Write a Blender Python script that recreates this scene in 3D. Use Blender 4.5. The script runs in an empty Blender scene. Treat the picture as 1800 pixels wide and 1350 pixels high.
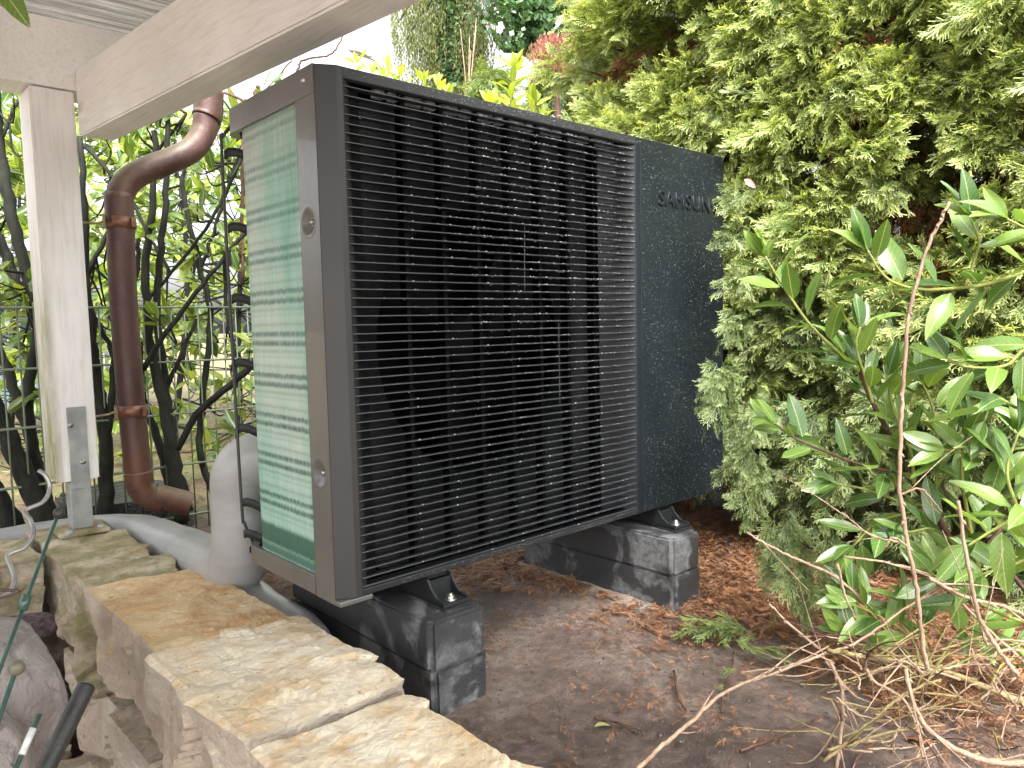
import bpy, bmesh, math, random
import numpy as np
from mathutils import Vector, Matrix, noise
R_ = math.radians
scene = bpy.context.scene
C = scene.collection

# ------------------------------------------------------------------ camera
CAM = np.array([-0.74082, -1.27732, 0.53091]); YAW, PITCH, ROLL, FPX = 0.831166, -0.0802004, -0.0219729, 1322.79
def _rot():
    f = np.array([math.cos(YAW)*math.cos(PITCH), math.sin(YAW)*math.cos(PITCH), math.sin(PITCH)])
    r0 = np.cross(f, [0, 0, 1]); r0 /= np.linalg.norm(r0); u0 = np.cross(r0, f)
    return np.array([math.cos(ROLL)*r0+math.sin(ROLL)*u0, -math.sin(ROLL)*r0+math.cos(ROLL)*u0, f])
RM = _rot()
cd = bpy.data.cameras.new('camera'); cam = bpy.data.objects.new('camera', cd); C.objects.link(cam)
cd.sensor_width = 36; cd.lens = FPX/1800*36; cd.clip_start = 0.02; cd.clip_end = 400
m = Matrix.Identity(4)
for i in range(3):
    m[i][0] = RM[0][i]; m[i][1] = RM[1][i]; m[i][2] = -RM[2][i]; m[i][3] = CAM[i]
cam.matrix_world = m
scene.camera = cam
# ------------------------------------------------------------------ sky and sun
SUN_EL, SUN_AZ = R_(55), R_(238)        # azimuth as the direction the light comes from, measured in x/y
w = bpy.data.worlds.new('World'); scene.world = w; w.use_nodes = True
nt = w.node_tree; nt.nodes.clear()
sky = nt.nodes.new('ShaderNodeTexSky'); sky.sky_type = 'NISHITA'; sky.sun_disc = False
sky.sun_elevation = SUN_EL; sky.sun_rotation = math.pi/2-SUN_AZ; sky.air_density = 1.0; sky.dust_density = 6.0; sky.ozone_density = 1.0
hs = nt.nodes.new('ShaderNodeHueSaturation'); hs.inputs['Saturation'].default_value = 0.12
bg = nt.nodes.new('ShaderNodeBackground'); bg.inputs['Strength'].default_value = 0.15
wo = nt.nodes.new('ShaderNodeOutputWorld')
nt.links.new(sky.outputs[0], hs.inputs['Color']); nt.links.new(hs.outputs[0], bg.inputs[0]); nt.links.new(bg.outputs[0], wo.inputs[0])
sd = bpy.data.lights.new('sun', 'SUN'); sd.energy = 1.5; sd.angle = R_(40); sd.color = (1.0, 0.96, 0.9)
so = bpy.data.objects.new('sun', sd); C.objects.link(so)
sdir = Vector((math.cos(SUN_AZ)*math.cos(SUN_EL), math.sin(SUN_AZ)*math.cos(SUN_EL), math.sin(SUN_EL)))
so.rotation_euler = sdir.to_track_quat('Z', 'Y').to_euler()
scene.view_settings.view_transform = 'Standard'; scene.view_settings.look = 'None'
scene.view_settings.exposure = 2.25; scene.view_settings.gamma = 1.0; scene.view_settings.use_curve_mapping = False
scene.render.engine = 'CYCLES'
scene.cycles.max_bounces = 6; scene.cycles.transparent_max_bounces = 8
GZ = -0.26      # soil level; z = 0 is the underside of the heat pump

# ------------------------------------------------------------------ picture ray helpers (used to read real positions off the photograph)
def ray(px, py): return RM.T @ np.array([(px-900)/FPX, (675-py)/FPX, 1.0])
def P(px, py, d): return Vector(CAM + ray(px, py)*d)
def onz(px, py, z): d = ray(px, py); return Vector(CAM + d*((z-CAM[2])/d[2]))
def ony(px, py, y): d = ray(px, py); return Vector(CAM + d*((y-CAM[1])/d[1]))
def onx(px, py, x): d = ray(px, py); return Vector(CAM + d*((x-CAM[0])/d[0]))
def proj(p):
    q = RM @ (np.array(p)-CAM)
    return (900+FPX*q[0]/q[2], 675-FPX*q[1]/q[2], q[2]) if q[2] > 0.02 else (-9999, -9999, -1)

# ------------------------------------------------------------------ object helpers
def wm(o):
    b = o.matrix_basis.copy()
    return wm(o.parent) @ o.matrix_parent_inverse @ b if o.parent else b
def attach(o, parent):
    if parent is not None:
        o.parent = parent; o.matrix_parent_inverse = wm(parent).inverted()
def tag(o, label=None, cat=None, group=None, kind=None):
    if label: o['label'] = label
    if cat: o['category'] = cat
    if group: o['group'] = group
    if kind: o['kind'] = kind
    return o
def thing(name, loc, label, cat, group=None):
    o = bpy.data.objects.new(name, None); C.objects.link(o); o.location = loc; o.empty_display_size = 0.05
    return tag(o, label, cat, group)
def mobj(name, me, parent=None, mat=None, mtx=None, kind=None):
    o = bpy.data.objects.new(name, me); C.objects.link(o)
    if mat is not None and not me.materials: me.materials.append(mat)
    if mtx is not None: o.matrix_basis = mtx
    attach(o, parent)
    if kind: o['kind'] = kind
    return o
def bm_obj(name, bm, mat, parent=None, smooth=False, kind=None):
    me = bpy.data.meshes.new(name); bm.normal_update(); bm.to_mesh(me); bm.free()
    if smooth: me.polygons.foreach_set('use_smooth', [True]*len(me.polygons))
    return mobj(name, me, parent, mat, None, kind)
def np_mesh(name, V, F, mat=None, smooth=False, col=None, uv=None):
    """V (n,3), F (m,k) all faces the same size"""
    V = np.asarray(V, np.float32); F = np.asarray(F, np.int32); k = F.shape[1]
    me = bpy.data.meshes.new(name)
    me.vertices.add(len(V)); me.vertices.foreach_set('co', V.ravel())
    me.loops.add(F.size); me.loops.foreach_set('vertex_index', F.ravel())
    me.polygons.add(len(F)); me.polygons.foreach_set('loop_start', np.arange(len(F), dtype=np.int32)*k)
    me.polygons.foreach_set('loop_total', np.full(len(F), k, np.int32))
    if smooth: me.polygons.foreach_set('use_smooth', np.ones(len(F), bool))
    if col is not None:
        a = me.attributes.new('Col', 'FLOAT_COLOR', 'POINT'); a.data.foreach_set('color', np.asarray(col, np.float32).ravel())
    if uv is not None:
        a = me.attributes.new('leafuv', 'FLOAT_VECTOR', 'POINT'); a.data.foreach_set('vector', np.asarray(uv, np.float32).ravel())
    me.update(calc_edges=True)
    if mat: me.materials.append(mat)
    return me
def box_bm(bm, x0, x1, y0, y1, z0, z1, mtx=None):
    vs = [bm.verts.new(Vector(p)) for p in ((x0,y0,z0),(x1,y0,z0),(x1,y1,z0),(x0,y1,z0),(x0,y0,z1),(x1,y0,z1),(x1,y1,z1),(x0,y1,z1))]
    if mtx is not None:
        for v in vs: v.co = mtx @ v.co
    for f in ((0,3,2,1),(4,5,6,7),(0,1,5,4),(1,2,6,5),(2,3,7,6),(3,0,4,7)): bm.faces.new([vs[i] for i in f])
    return vs
def box(name, b, mat, parent=None, bev=0.0, seg=2, mtx=None):
    bm = bmesh.new(); box_bm(bm, *b, mtx=mtx)
    if bev: bmesh.ops.bevel(bm, geom=bm.edges[:], offset=bev, segments=seg, affect='EDGES', profile=0.5)
    return bm_obj(name, bm, mat, parent, smooth=False)
def prism(name, pts, axis, a0, a1, mat, parent=None, bev=0.0, seg=2, smooth=False):
    """pts 2-D outline extruded along an axis: 'x' (pts = y,z) 'y' (x,z) 'z' (x,y)"""
    bm = bmesh.new()
    def mk(p, a): return {'x': (a, p[0], p[1]), 'y': (p[0], a, p[1]), 'z': (p[0], p[1], a)}[axis]
    A = [bm.verts.new(mk(p, a0)) for p in pts]; B = [bm.verts.new(mk(p, a1)) for p in pts]
    bm.faces.new(A); bm.faces.new(B[::-1]); n = len(pts)
    for i in range(n): bm.faces.new((A[i], B[i], B[(i+1) % n], A[(i+1) % n]))
    bmesh.ops.recalc_face_normals(bm, faces=bm.faces[:])
    if bev: bmesh.ops.bevel(bm, geom=bm.edges[:], offset=bev, segments=seg, affect='EDGES', profile=0.5)
    return bm_obj(name, bm, mat, parent, smooth)
def catmull(pts, per=6):
    pts = [np.array(p, float) for p in pts]
    if len(pts) < 3: return [pts[0]+(pts[-1]-pts[0])*i/per for i in range(per+1)]
    q = [2*pts[0]-pts[1]]+pts+[2*pts[-1]-pts[-2]]; out = []
    for i in range(1, len(q)-2):
        for j in range(per):
            t = j/per; a, b, c, d = q[i-1:i+3]
            out.append(0.5*((2*b)+(-a+c)*t+(2*a-5*b+4*c-d)*t*t+(-a+3*b-3*c+d)*t**3))
    out.append(pts[-1]); return out
def tube_np(pts, rad, n=8, cap=True):
    pts = np.array([np.array(p, float) for p in pts]); m_ = len(pts)
    rad = np.full(m_, rad) if np.isscalar(rad) else np.interp(np.linspace(0, 1, m_), np.linspace(0, 1, len(rad)), rad)
    T = np.gradient(pts, axis=0); T /= np.linalg.norm(T, axis=1)[:, None]+1e-12
    u = np.cross(T[0], [0.3, 0.2, 1.0]); 
    if np.linalg.norm(u) < 1e-3: u = np.cross(T[0], [1, 0, 0])
    u /= np.linalg.norm(u); V = []; 
    for i in range(m_):
        u = u-T[i]*np.dot(u, T[i]); u /= np.linalg.norm(u)+1e-12; v = np.cross(T[i], u)
        for k in range(n):
            a = 2*math.pi*k/n; V.append(pts[i]+rad[i]*(math.cos(a)*u+math.sin(a)*v))
    F = []
    for i in range(m_-1):
        for k in range(n):
            F.append((i*n+k, i*n+(k+1) % n, (i+1)*n+(k+1) % n, (i+1)*n+k))
    if cap:
        V.append(pts[0]); V.append(pts[-1]); a = len(V)-2; b = len(V)-1
        for k in range(n):
            F.append((a, (k+1) % n, k, k)); F.append((b, (m_-1)*n+k, (m_-1)*n+(k+1) % n, (m_-1)*n+(k+1) % n))
    return np.array(V), F
def build_tubes(name, tubes, mat, parent=None, kind=None, smooth=True):
    V = []; F = []; o = 0
    for v, f in tubes:
        V.append(v); F += [tuple(dict.fromkeys(i+o for i in q)) for q in f]; o += len(v)
    me = bpy.data.meshes.new(name); me.from_pydata([tuple(p) for p in np.vstack(V)], [], F); me.update()
    if smooth: me.polygons.foreach_set('use_smooth', [True]*len(me.polygons))
    return mobj(name, me, parent, mat, None, kind)
def tube(name, pts, rad, mat, parent=None, n=10, smooth_path=True, per=6):
    if smooth_path: pts = catmull(pts, per)
    return build_tubes(name, [tube_np(pts, rad, n)], mat, parent)
def lathe(name, prof, mat, parent=None, mtx=None, n=24, smooth=True):
    """prof (r, z) turned about local z"""
    V = []; F = []
    for r, z in prof:
        for k in range(n):
            a = 2*math.pi*k/n; V.append((r*math.cos(a), r*math.sin(a), z))
    for i in range(len(prof)-1):
        for k in range(n): F.append((i*n+k, i*n+(k+1) % n, (i+1)*n+(k+1) % n, (i+1)*n+k))
    me = np_mesh(name, V, F, mat, smooth); 
    return mobj(name, me, parent, None, mtx)

# ------------------------------------------------------------------ materials
def newmat(name):
    m = bpy.data.materials.new(name); m.use_nodes = True; t = m.node_tree; t.nodes.clear()
    o = t.nodes.new('ShaderNodeOutputMaterial'); b = t.nodes.new('ShaderNodeBsdfPrincipled'); t.links.new(b.outputs[0], o.inputs[0])
    return m, t, b, o
class N:
    def __init__(s, t): s.t = t
    def n(s, typ, **k):
        x = s.t.nodes.new(typ)
        for a, v in k.items():
            if a.startswith('i_'): 
                key = a[2:]; x.inputs[int(key) if key.isdigit() else key.replace('_', ' ')].default_value = v
            else: setattr(x, a, v)
        return x
    def l(s, a, b): s.t.links.new(a, b)
    def coord(s, scale=(1, 1, 1), kind='Object'):
        c = s.n('ShaderNodeTexCoord'); m = s.n('ShaderNodeMapping'); m.inputs['Scale'].default_value = scale
        s.l(c.outputs[kind], m.inputs[0]); return m.outputs[0]
    def noise(s, vec, scale, detail=4, rough=0.55, dist=0.0):
        x = s.n('ShaderNodeTexNoise'); x.inputs['Scale'].default_value = scale; x.inputs['Detail'].default_value = detail
        x.inputs['Roughness'].default_value = rough; x.inputs['Distortion'].default_value = dist
        s.l(vec, x.inputs['Vector']); return x.outputs['Fac']
    def ramp(s, fac, stops, interp='LINEAR'):
        x = s.n('ShaderNodeValToRGB'); r = x.color_ramp; r.interpolation = interp
        while len(r.elements) < len(stops): r.elements.new(0.5)
        for e, (p, c) in zip(r.elements, sorted(stops, key=lambda q: q[0])):
            e.position = p; e.color = (*c, 1) if len(c) == 3 else c
        s.l(fac, x.inputs[0]); return x.outputs[0]
    def mix(s, fac, a, b, mode='MIX'):
        x = s.n('ShaderNodeMix', data_type='RGBA', blend_type=mode); x.clamp_result = False
        for inp, v in ((x.inputs[0], fac), (x.inputs[6], a), (x.inputs[7], b)):
            if isinstance(v, (int, float)): inp.default_value = v
            elif isinstance(v, tuple): inp.default_value = (*v, 1)
            else: s.l(v, inp)
        return x.outputs[2]
    def math(s, op, a, b=0.0, c=0.0, clamp=False):
        x = s.n('ShaderNodeMath', operation=op); x.use_clamp = clamp
        for i, v in enumerate((a, b, c)):
            if isinstance(v, (int, float)): x.inputs[i].default_value = v
            else: s.l(v, x.inputs[i])
        return x.outputs[0]
    def bump(s, h, dist=0.002, strength=1.0, normal=None):
        x = s.n('ShaderNodeBump'); x.inputs['Distance'].default_value = dist; x.inputs['Strength'].default_value = strength
        s.l(h, x.inputs['Height'])
        if normal is not None: s.l(normal, x.inputs['Normal'])
        return x.outputs[0]
g3 = lambda v: (v, v, v)
def simple(name, c0, c1, rough, scale=8, bscale=300, bdist=0.0004, metal=0.0, spec=0.5, r1=None, stretch=(1, 1, 1), coat=0):
    m, t, b, o = newmat(name); k = N(t); v = k.coord(stretch)
    f = k.noise(v, scale, 5)
    k.l(k.ramp(f, [(0.35, c0), (0.68, c1)]), b.inputs['Base Color'])
    if r1 is not None: k.l(k.ramp(k.noise(v, scale*1.7, 3), [(0.3, g3(rough)), (0.7, g3(r1))]), b.inputs['Roughness'])
    else: b.inputs['Roughness'].default_value = rough
    b.inputs['Metallic'].default_value = metal; b.inputs['Specular IOR Level'].default_value = spec; b.inputs['Coat Weight'].default_value = coat
    if bdist: k.l(k.bump(k.noise(v, bscale, 4), bdist), b.inputs['Normal'])
    return m
M = {}
M['plastic'] = simple('anthracite_plastic', (0.012, 0.013, 0.015), (0.018, 0.019, 0.021), 0.42, 5, 1500, 0.00012, r1=0.52)
M['panel'] = simple('blue_black_plastic', (0.004, 0.007, 0.011), (0.007, 0.0105, 0.0155), 0.4, 4, 1500, 0.00012, r1=0.5)
M['slat'] = simple('slat_plastic', (0.020, 0.022, 0.027), (0.030, 0.032, 0.038), 0.26, 10, 900, 0.0001, r1=0.38, coat=0.5)
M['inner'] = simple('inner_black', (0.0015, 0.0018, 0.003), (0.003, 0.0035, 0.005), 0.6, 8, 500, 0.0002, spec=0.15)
M['shroud'] = simple('shroud_plastic', (0.006, 0.008, 0.0095), (0.010, 0.0125, 0.0135), 0.6, 8, 500, 0.0002)
M['bezel'] = simple('bezel_plastic', (0.023, 0.0232, 0.0236), (0.032, 0.0322, 0.0325), 0.42, 3, 900, 0.0001, r1=0.5)
M['metal'] = simple('painted_sheet_metal', (0.088, 0.086, 0.081), (0.13, 0.126, 0.119), 0.25, 3, 60, 0.00025, r1=0.4, stretch=(1, 1, 0.35), coat=0.25)
M['galv'] = simple('galvanised_steel', (0.25, 0.265, 0.265), (0.4, 0.415, 0.41), 0.5, 14, 60, 0.0016, metal=0.35, r1=0.65)
M['screw'] = simple('screw_steel', (0.35, 0.35, 0.34), (0.55, 0.55, 0.53), 0.3, 60, 400, 0.0001, metal=0.9)
M['rubber'] = simple('black_rubber', (0.012, 0.012, 0.013), (0.03, 0.03, 0.03), 0.45, 40, 260, 0.0012)
M['green_steel'] = simple('green_coated_steel', (0.02, 0.06, 0.05), (0.05, 0.11, 0.09), 0.32, 20, 200, 0.0003, coat=0.3)
M['wire'] = simple('fence_wire_coat', (0.1, 0.14, 0.09), (0.17, 0.2, 0.13), 0.45, 9, 300, 0.0002)
M['spiral'] = simple('spiral_steel', (0.22, 0.22, 0.21), (0.4, 0.4, 0.38), 0.35, 30, 200, 0.0003, metal=0.6)
M['ball'] = simple('olive_ball', (0.1, 0.09, 0.06), (0.16, 0.14, 0.1), 0.45, 60, 200, 0.0005)
M['tapewhite'] = simple('white_tape', (0.5, 0.53, 0.52), (0.7, 0.72, 0.7), 0.4, 60, 200, 0.0005)
M['rod_brown'] = simple('brown_rod', (0.04, 0.025, 0.022), (0.09, 0.05, 0.045), 0.4, 30, 200, 0.0003)
M['brass'] = simple('bracket_rod', (0.2, 0.16, 0.08), (0.35, 0.28, 0.16), 0.5, 40, 200, 0.0003, metal=0.3)
M['blackpot'] = simple('black_grit', (0.006, 0.006, 0.009), (0.03, 0.03, 0.035), 0.3, 60, 90, 0.01)
M['greywood'] = simple('blue_grey_boards', (0.2, 0.26, 0.33), (0.3, 0.37, 0.45), 0.7, 6, 80, 0.001, stretch=(1, 1, .1))
M['lid'] = simple('brown_lid', (0.12, 0.08, 0.07), (0.2, 0.14, 0.12), 0.7, 6, 80, 0.001)
M['lamp'] = simple('lamp_grey', (0.2, 0.21, 0.22), (0.3, 0.31, 0.32), 0.5, 6, 80, 0.0)
M['lampglass'] = simple('lamp_lens', (0.5, 0.51, 0.5), (0.6, 0.61, 0.6), 0.3, 6, 80, 0.0)

def bark_mat(name, c0, c1, sc=30, st=(1, 1, 0.3)):
    m, t, b, o = newmat(name); k = N(t); v = k.coord(st)
    f = k.noise(v, sc, 6, 0.65, 0.4); k.l(k.ramp(f, [(0.3, c0), (0.62, c1)]), b.inputs['Base Color'])
    b.inputs['Roughness'].default_value = 0.75; b.inputs['Specular IOR Level'].default_value = 0.25
    k.l(k.bump(k.noise(v, sc*3, 5, 0.7), 0.004), b.inputs['Normal']); return m
M['bark_dark'] = bark_mat('dark_wet_bark', (0.005, 0.005, 0.0045), (0.024, 0.026, 0.019))
M['bark_brown'] = bark_mat('brown_bark', (0.04, 0.022, 0.015), (0.11, 0.06, 0.04))
M['twig_tan'] = bark_mat('tan_twig', (0.20, 0.125, 0.085), (0.42, 0.30, 0.21), 60)
M['twig_olive'] = bark_mat('olive_twig', (0.13, 0.1, 0.04), (0.28, 0.22, 0.1), 60)
M['green_stem'] = bark_mat('green_stem', (0.14, 0.17, 0.04), (0.28, 0.3, 0.08), 40)

def foliage_mat(name, lo, hi, tip=None, rough=0.45, trans=0.35, rib=None, spec=0.5, dark=None, coat=0.0):
    """Col.r random per leaf, Col.g 0 at the base .. 1 at the tip"""
    m, t, b, o = newmat(name); k = N(t)
    a = k.n('ShaderNodeAttribute', attribute_name='Col'); oi = k.n('ShaderNodeObjectInfo')
    sp = k.n('ShaderNodeSeparateColor'); k.l(a.outputs['Color'], sp.inputs[0])
    r = k.math('FRACT', k.math('ADD', sp.outputs[0], oi.outputs['Random']))
    stops = [(0.0, lo), (1.0, hi)] if dark is None else [(0.0, dark), (0.3, lo), (1.0, hi)]
    col = k.ramp(r, stops)
    if tip is not None: col = k.mix(k.math('POWER', sp.outputs[1], 2.2, clamp=True), k.mix(1.0, col, (.75, .75, .75), 'MULTIPLY'), k.mix(0.75, col, tip))
    if rib is not None:
        u = k.n('ShaderNodeAttribute', attribute_name='leafuv'); s2 = k.n('ShaderNodeSeparateXYZ'); k.l(u.outputs['Vector'], s2.inputs[0])
        ab = k.math('ABSOLUTE', s2.outputs[1])
        line = k.math('SUBTRACT', 1.0, k.math('MULTIPLY', ab, 14.0), clamp=True)
        vein = k.math('SINE', k.math('MULTIPLY', k.math('SUBTRACT', s2.outputs[0], k.math('MULTIPLY', ab, 0.25)), 60.0))
        vein = k.math('MULTIPLY', k.math('GREATER_THAN', vein, 0.9), 0.18)
        col = k.mix(k.math('MAXIMUM', line, vein), col, rib)
    nz = k.noise(k.coord(), 35, 3)
    col = k.mix(0.5, col, k.mix(1.0, col, k.ramp(nz, [(0.3, g3(0.55)), (0.7, g3(1.35))]), 'MULTIPLY'))
    k.l(col, b.inputs['Base Color']); b.inputs['Roughness'].default_value = rough; b.inputs['Specular IOR Level'].default_value = spec
    b.inputs['Coat Weight'].default_value = coat; b.inputs['Coat Roughness'].default_value = 0.25
    tr = k.n('ShaderNodeBsdfTranslucent'); k.l(k.mix(1.0, col, (1.35, 1.3, 0.55), 'MULTIPLY'), tr.inputs[0])
    mx = k.n('ShaderNodeMixShader'); mx.inputs[0].default_value = trans
    k.l(b.outputs[0], mx.inputs[1]); k.l(tr.outputs[0], mx.inputs[2]); k.l(mx.outputs[0], o.inputs[0])
    return m
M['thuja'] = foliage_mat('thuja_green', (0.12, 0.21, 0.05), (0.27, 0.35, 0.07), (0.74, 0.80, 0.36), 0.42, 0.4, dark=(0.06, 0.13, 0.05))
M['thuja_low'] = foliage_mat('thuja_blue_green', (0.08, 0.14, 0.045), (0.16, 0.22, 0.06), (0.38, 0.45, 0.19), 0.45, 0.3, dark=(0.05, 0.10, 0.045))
M['thuja_dead'] = foliage_mat('thuja_brown', (0.07, 0.025, 0.012), (0.22, 0.08, 0.03), (0.3, 0.11, 0.04), 0.7, 0.15)
M['litter'] = foliage_mat('litter_brown', (0.12, 0.052, 0.03), (0.42, 0.22, 0.11), (0.42, 0.2, 0.09), 0.5, 0.1, dark=(0.05, 0.024, 0.017))
M['laurel'] = foliage_mat('laurel_leaf', (0.05, 0.125, 0.03), (0.19, 0.30, 0.055), None, 0.33, 0.3, rib=(0.42, 0.46, 0.2), coat=0.4)
M['laurel_bg'] = foliage_mat('shrub_leaf', (0.10, 0.18, 0.035), (0.30, 0.36, 0.06), None, 0.3, 0.4, rib=(0.5, 0.5, 0.2), dark=(0.05, 0.12, 0.03), coat=0.3)
M['laurel_bright'] = foliage_mat('young_leaf', (0.28, 0.38, 0.05), (0.45, 0.5, 0.08), None, 0.35, 0.5, rib=(0.5, 0.5, 0.2))
M['ivy'] = foliage_mat('ivy_leaf', (0.035, 0.09, 0.035), (0.09, 0.17, 0.06), None, 0.35, 0.25)
M['spruce'] = foliage_mat('weeping_needles', (0.09, 0.12, 0.04), (0.2, 0.22, 0.06), None, 0.6, 0.35)
M['redbrown'] = foliage_mat('dead_red_needles', (0.18, 0.06, 0.04), (0.34, 0.13, 0.08), None, 0.7, 0.2)
M['conifer'] = foliage_mat('conifer_green', (0.08, 0.15, 0.05), (0.22, 0.28, 0.08), (0.26, 0.34, 0.1), 0.6, 0.3)
M['straw'] = foliage_mat('straw_litter', (0.13, 0.09, 0.05), (0.3, 0.24, 0.13), None, 0.8, 0.1, dark=(0.13, 0.06, 0.04))
M['pink'] = foliage_mat('pink_leaf', (0.5, 0.28, 0.26), (0.55, 0.33, 0.3), None, 0.5, 0.3)
M['paleleaf'] = foliage_mat('pale_leaf', (0.35, 0.36, 0.14), (0.45, 0.44, 0.2), None, 0.5, 0.3)
M['dryleaf'] = foliage_mat('dry_leaf', (0.2, 0.08, 0.035), (0.3, 0.13, 0.06), None, 0.5, 0.1)

# coil: green wet fins, whitish frost, dark tube rows at their true pitch
m, t, b, o = newmat('frosted_fins'); k = N(t); v = k.coord()
sx = k.n('ShaderNodeSeparateXYZ'); k.l(v, sx.inputs[0]); Z = sx.outputs[2]
vs = k.coord((1, 1, 0.012)); vm = k.coord((1, 1, 0.03))
streak = k.noise(vs, 420, 3, 0.7); streak2 = k.noise(vm, 260, 4, 0.7); patch = k.noise(k.coord((1, 1, 0.6)), 7, 3)
zj = k.math('ADD', Z, k.math('MULTIPLY', k.math('SUBTRACT', streak2, 0.5), 0.016))
u = k.math('FRACT', k.math('DIVIDE', k.math('SUBTRACT', zj, 0.146-0.0885), 0.0883))
band = k.ramp(u, [(0.0, g3(1)), (0.05, g3(.75)), (0.10, g3(.08)), (0.14, g3(.1)), (0.20, g3(.85)), (0.26, g3(.9)), (0.31, g3(.12)), (0.40, g3(.12)), (0.46, g3(.4)), (0.52, g3(.08)), (0.62, g3(.0)), (0.68, g3(.2)), (0.74, g3(.05)), (0.82, g3(.4)), (0.88, g3(.08)), (0.93, g3(.15)), (0.97, g3(.9))])
amp = k.ramp(k.math('ADD', Z, k.math('MULTIPLY', k.math('SUBTRACT', patch, .5), .35)), [(0.0, g3(1.0)), (0.3, g3(1.0)), (0.55, g3(.9)), (0.75, g3(.8)), (0.86, g3(.6)), (0.98, g3(.5))])
gap = k.ramp(streak, [(0.38, g3(.25)), (0.5, g3(1.0))])
wet = k.math('MULTIPLY', k.math('MULTIPLY', band, amp), gap)
low = k.ramp(zj, [(0.030, g3(.1)), (0.036, g3(.9)), (0.05, g3(.8)), (0.054, g3(.2)), (0.058, g3(.95)), (0.094, g3(.9)), (0.103, g3(0))])
wet = k.math('MAXIMUM', wet, low)
frost = k.ramp(k.noise(k.coord((1, 1, .3)), 5, 3), [(0.38, (0.20, 0.44, 0.34)), (0.5, (0.30, 0.52, 0.42)), (0.66, (0.46, 0.56, 0.49))])
frost = k.mix(k.ramp(Z, [(0.8, g3(0)), (0.96, g3(.5)), (0.99, g3(.9))]), frost, (0.36, 0.37, 0.33))
frost = k.mix(k.math('MULTIPLY', k.ramp(streak, [(0.56, g3(0)), (0.66, g3(1))]), 0.6), frost, (0.75, 0.85, 0.8))
col = k.mix(wet, frost, (0.012, 0.085, 0.055))
k.l(col, b.inputs['Base Color']); b.inputs['Roughness'].default_value = 0.42
fin = k.n('ShaderNodeTexWave', wave_type='BANDS', bands_direction='Y'); fin.inputs['Scale'].default_value = 160; k.l(v, fin.inputs['Vector'])
k.l(k.bump(k.math('ADD', k.math('MULTIPLY', fin.outputs['Fac'], .3), streak), 0.0012), b.inputs['Normal']); M['coil'] = m

def stone_mat(name, cols, warm, moss=0.0):
    m, t, b, o = newmat(name); k = N(t); v = k.coord()
    oi = k.n('ShaderNodeObjectInfo')
    n1 = k.noise(v, 5, 8, 0.62, 0.6); n2 = k.noise(v, 16, 6, 0.6, 0.3); n3 = k.noise(k.coord((1, 1, 2.5)), 90, 8, 0.75)
    c = k.ramp(n1, [(0.3, cols[0]), (0.45, cols[1]), (0.56, cols[2]), (0.7, cols[3])])
    c = k.mix(k.ramp(n2, [(0.5, g3(0)), (0.72, g3(.8))]), c, warm)
    # weathered upper faces are ochre, broken vertical faces pinkish grey
    ge = k.n('ShaderNodeNewGeometry'); sn = k.n('ShaderNodeSeparateXYZ'); k.l(ge.outputs['Normal'], sn.inputs[0])
    side = k.ramp(sn.outputs[2], [(0.25, g3(1)), (0.7, g3(0))])
    face = k.ramp(n1, [(0.32, (0.38, 0.30, 0.25)), (0.5, (0.48, 0.41, 0.34)), (0.68, (0.56, 0.51, 0.44))])
    c = k.mix(k.math('MULTIPLY', side, 0.8), c, face)
    pits = k.ramp(k.noise(v, 55, 5, .7), [(0.30, g3(0.45)), (0.40, g3(1))])
    c = k.mix(1.0, c, pits, 'MULTIPLY'); c = k.mix(0.35, c, k.mix(1.0, c, k.ramp(n3, [(0.3, g3(.55)), (0.7, g3(1.4))]), 'MULTIPLY'))
    if moss: c = k.mix(k.ramp(k.noise(v, 11, 6, .7), [(0.42, g3(0)), (0.6, g3(moss))]), c, (0.17, 0.17, 0.06))
    k.l(c, b.inputs['Base Color']); b.inputs['Roughness'].default_value = 0.8
    b1 = k.bump(k.noise(k.coord((1, 1, 1.8)), 28, 10, 0.7, 0.8), 0.012)
    cr = k.n('ShaderNodeTexVoronoi', feature='DISTANCE_TO_EDGE'); cr.inputs['Scale'].default_value = 9
    wv = k.n('ShaderNodeMix', data_type='VECTOR'); wv.inputs[0].default_value = 0.25; k.l(v, wv.inputs[4])
    nn = k.n('ShaderNodeTexNoise'); nn.inputs['Scale'].default_value = 6; k.l(v, nn.inputs['Vector']); k.l(nn.outputs['Color'], wv.inputs[5]); k.l(wv.outputs[1], cr.inputs['Vector'])
    b2 = k.bump(k.ramp(cr.outputs['Distance'], [(0.0, g3(0)), (0.03, g3(1))]), 0.002, 0.5, b1)
    k.l(k.bump(n3, 0.0022, 1.0, b2), b.inputs['Normal'])
    return m
M['stone_ochre'] = stone_mat('ochre_limestone', [(0.40, 0.24, 0.11), (0.58, 0.40, 0.21), (0.66, 0.50, 0.30), (0.68, 0.55, 0.38)], (0.54, 0.27, 0.09))
M['stone_pale'] = stone_mat('pale_limestone', [(0.52, 0.40, 0.25), (0.66, 0.55, 0.39), (0.73, 0.64, 0.49), (0.75, 0.68, 0.56)], (0.64, 0.40, 0.18))
M['stone_grey'] = stone_mat('grey_limestone', [(0.3, 0.23, 0.17), (0.42, 0.34, 0.26), (0.5, 0.43, 0.34), (0.55, 0.5, 0.42)], (0.42, 0.28, 0.15))
M['stone_moss'] = stone_mat('mossy_limestone', [(0.28, 0.22, 0.13), (0.4, 0.32, 0.2), (0.5, 0.42, 0.3), (0.55, 0.48, 0.37)], (0.36, 0.24, 0.12), 0.75)

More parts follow.
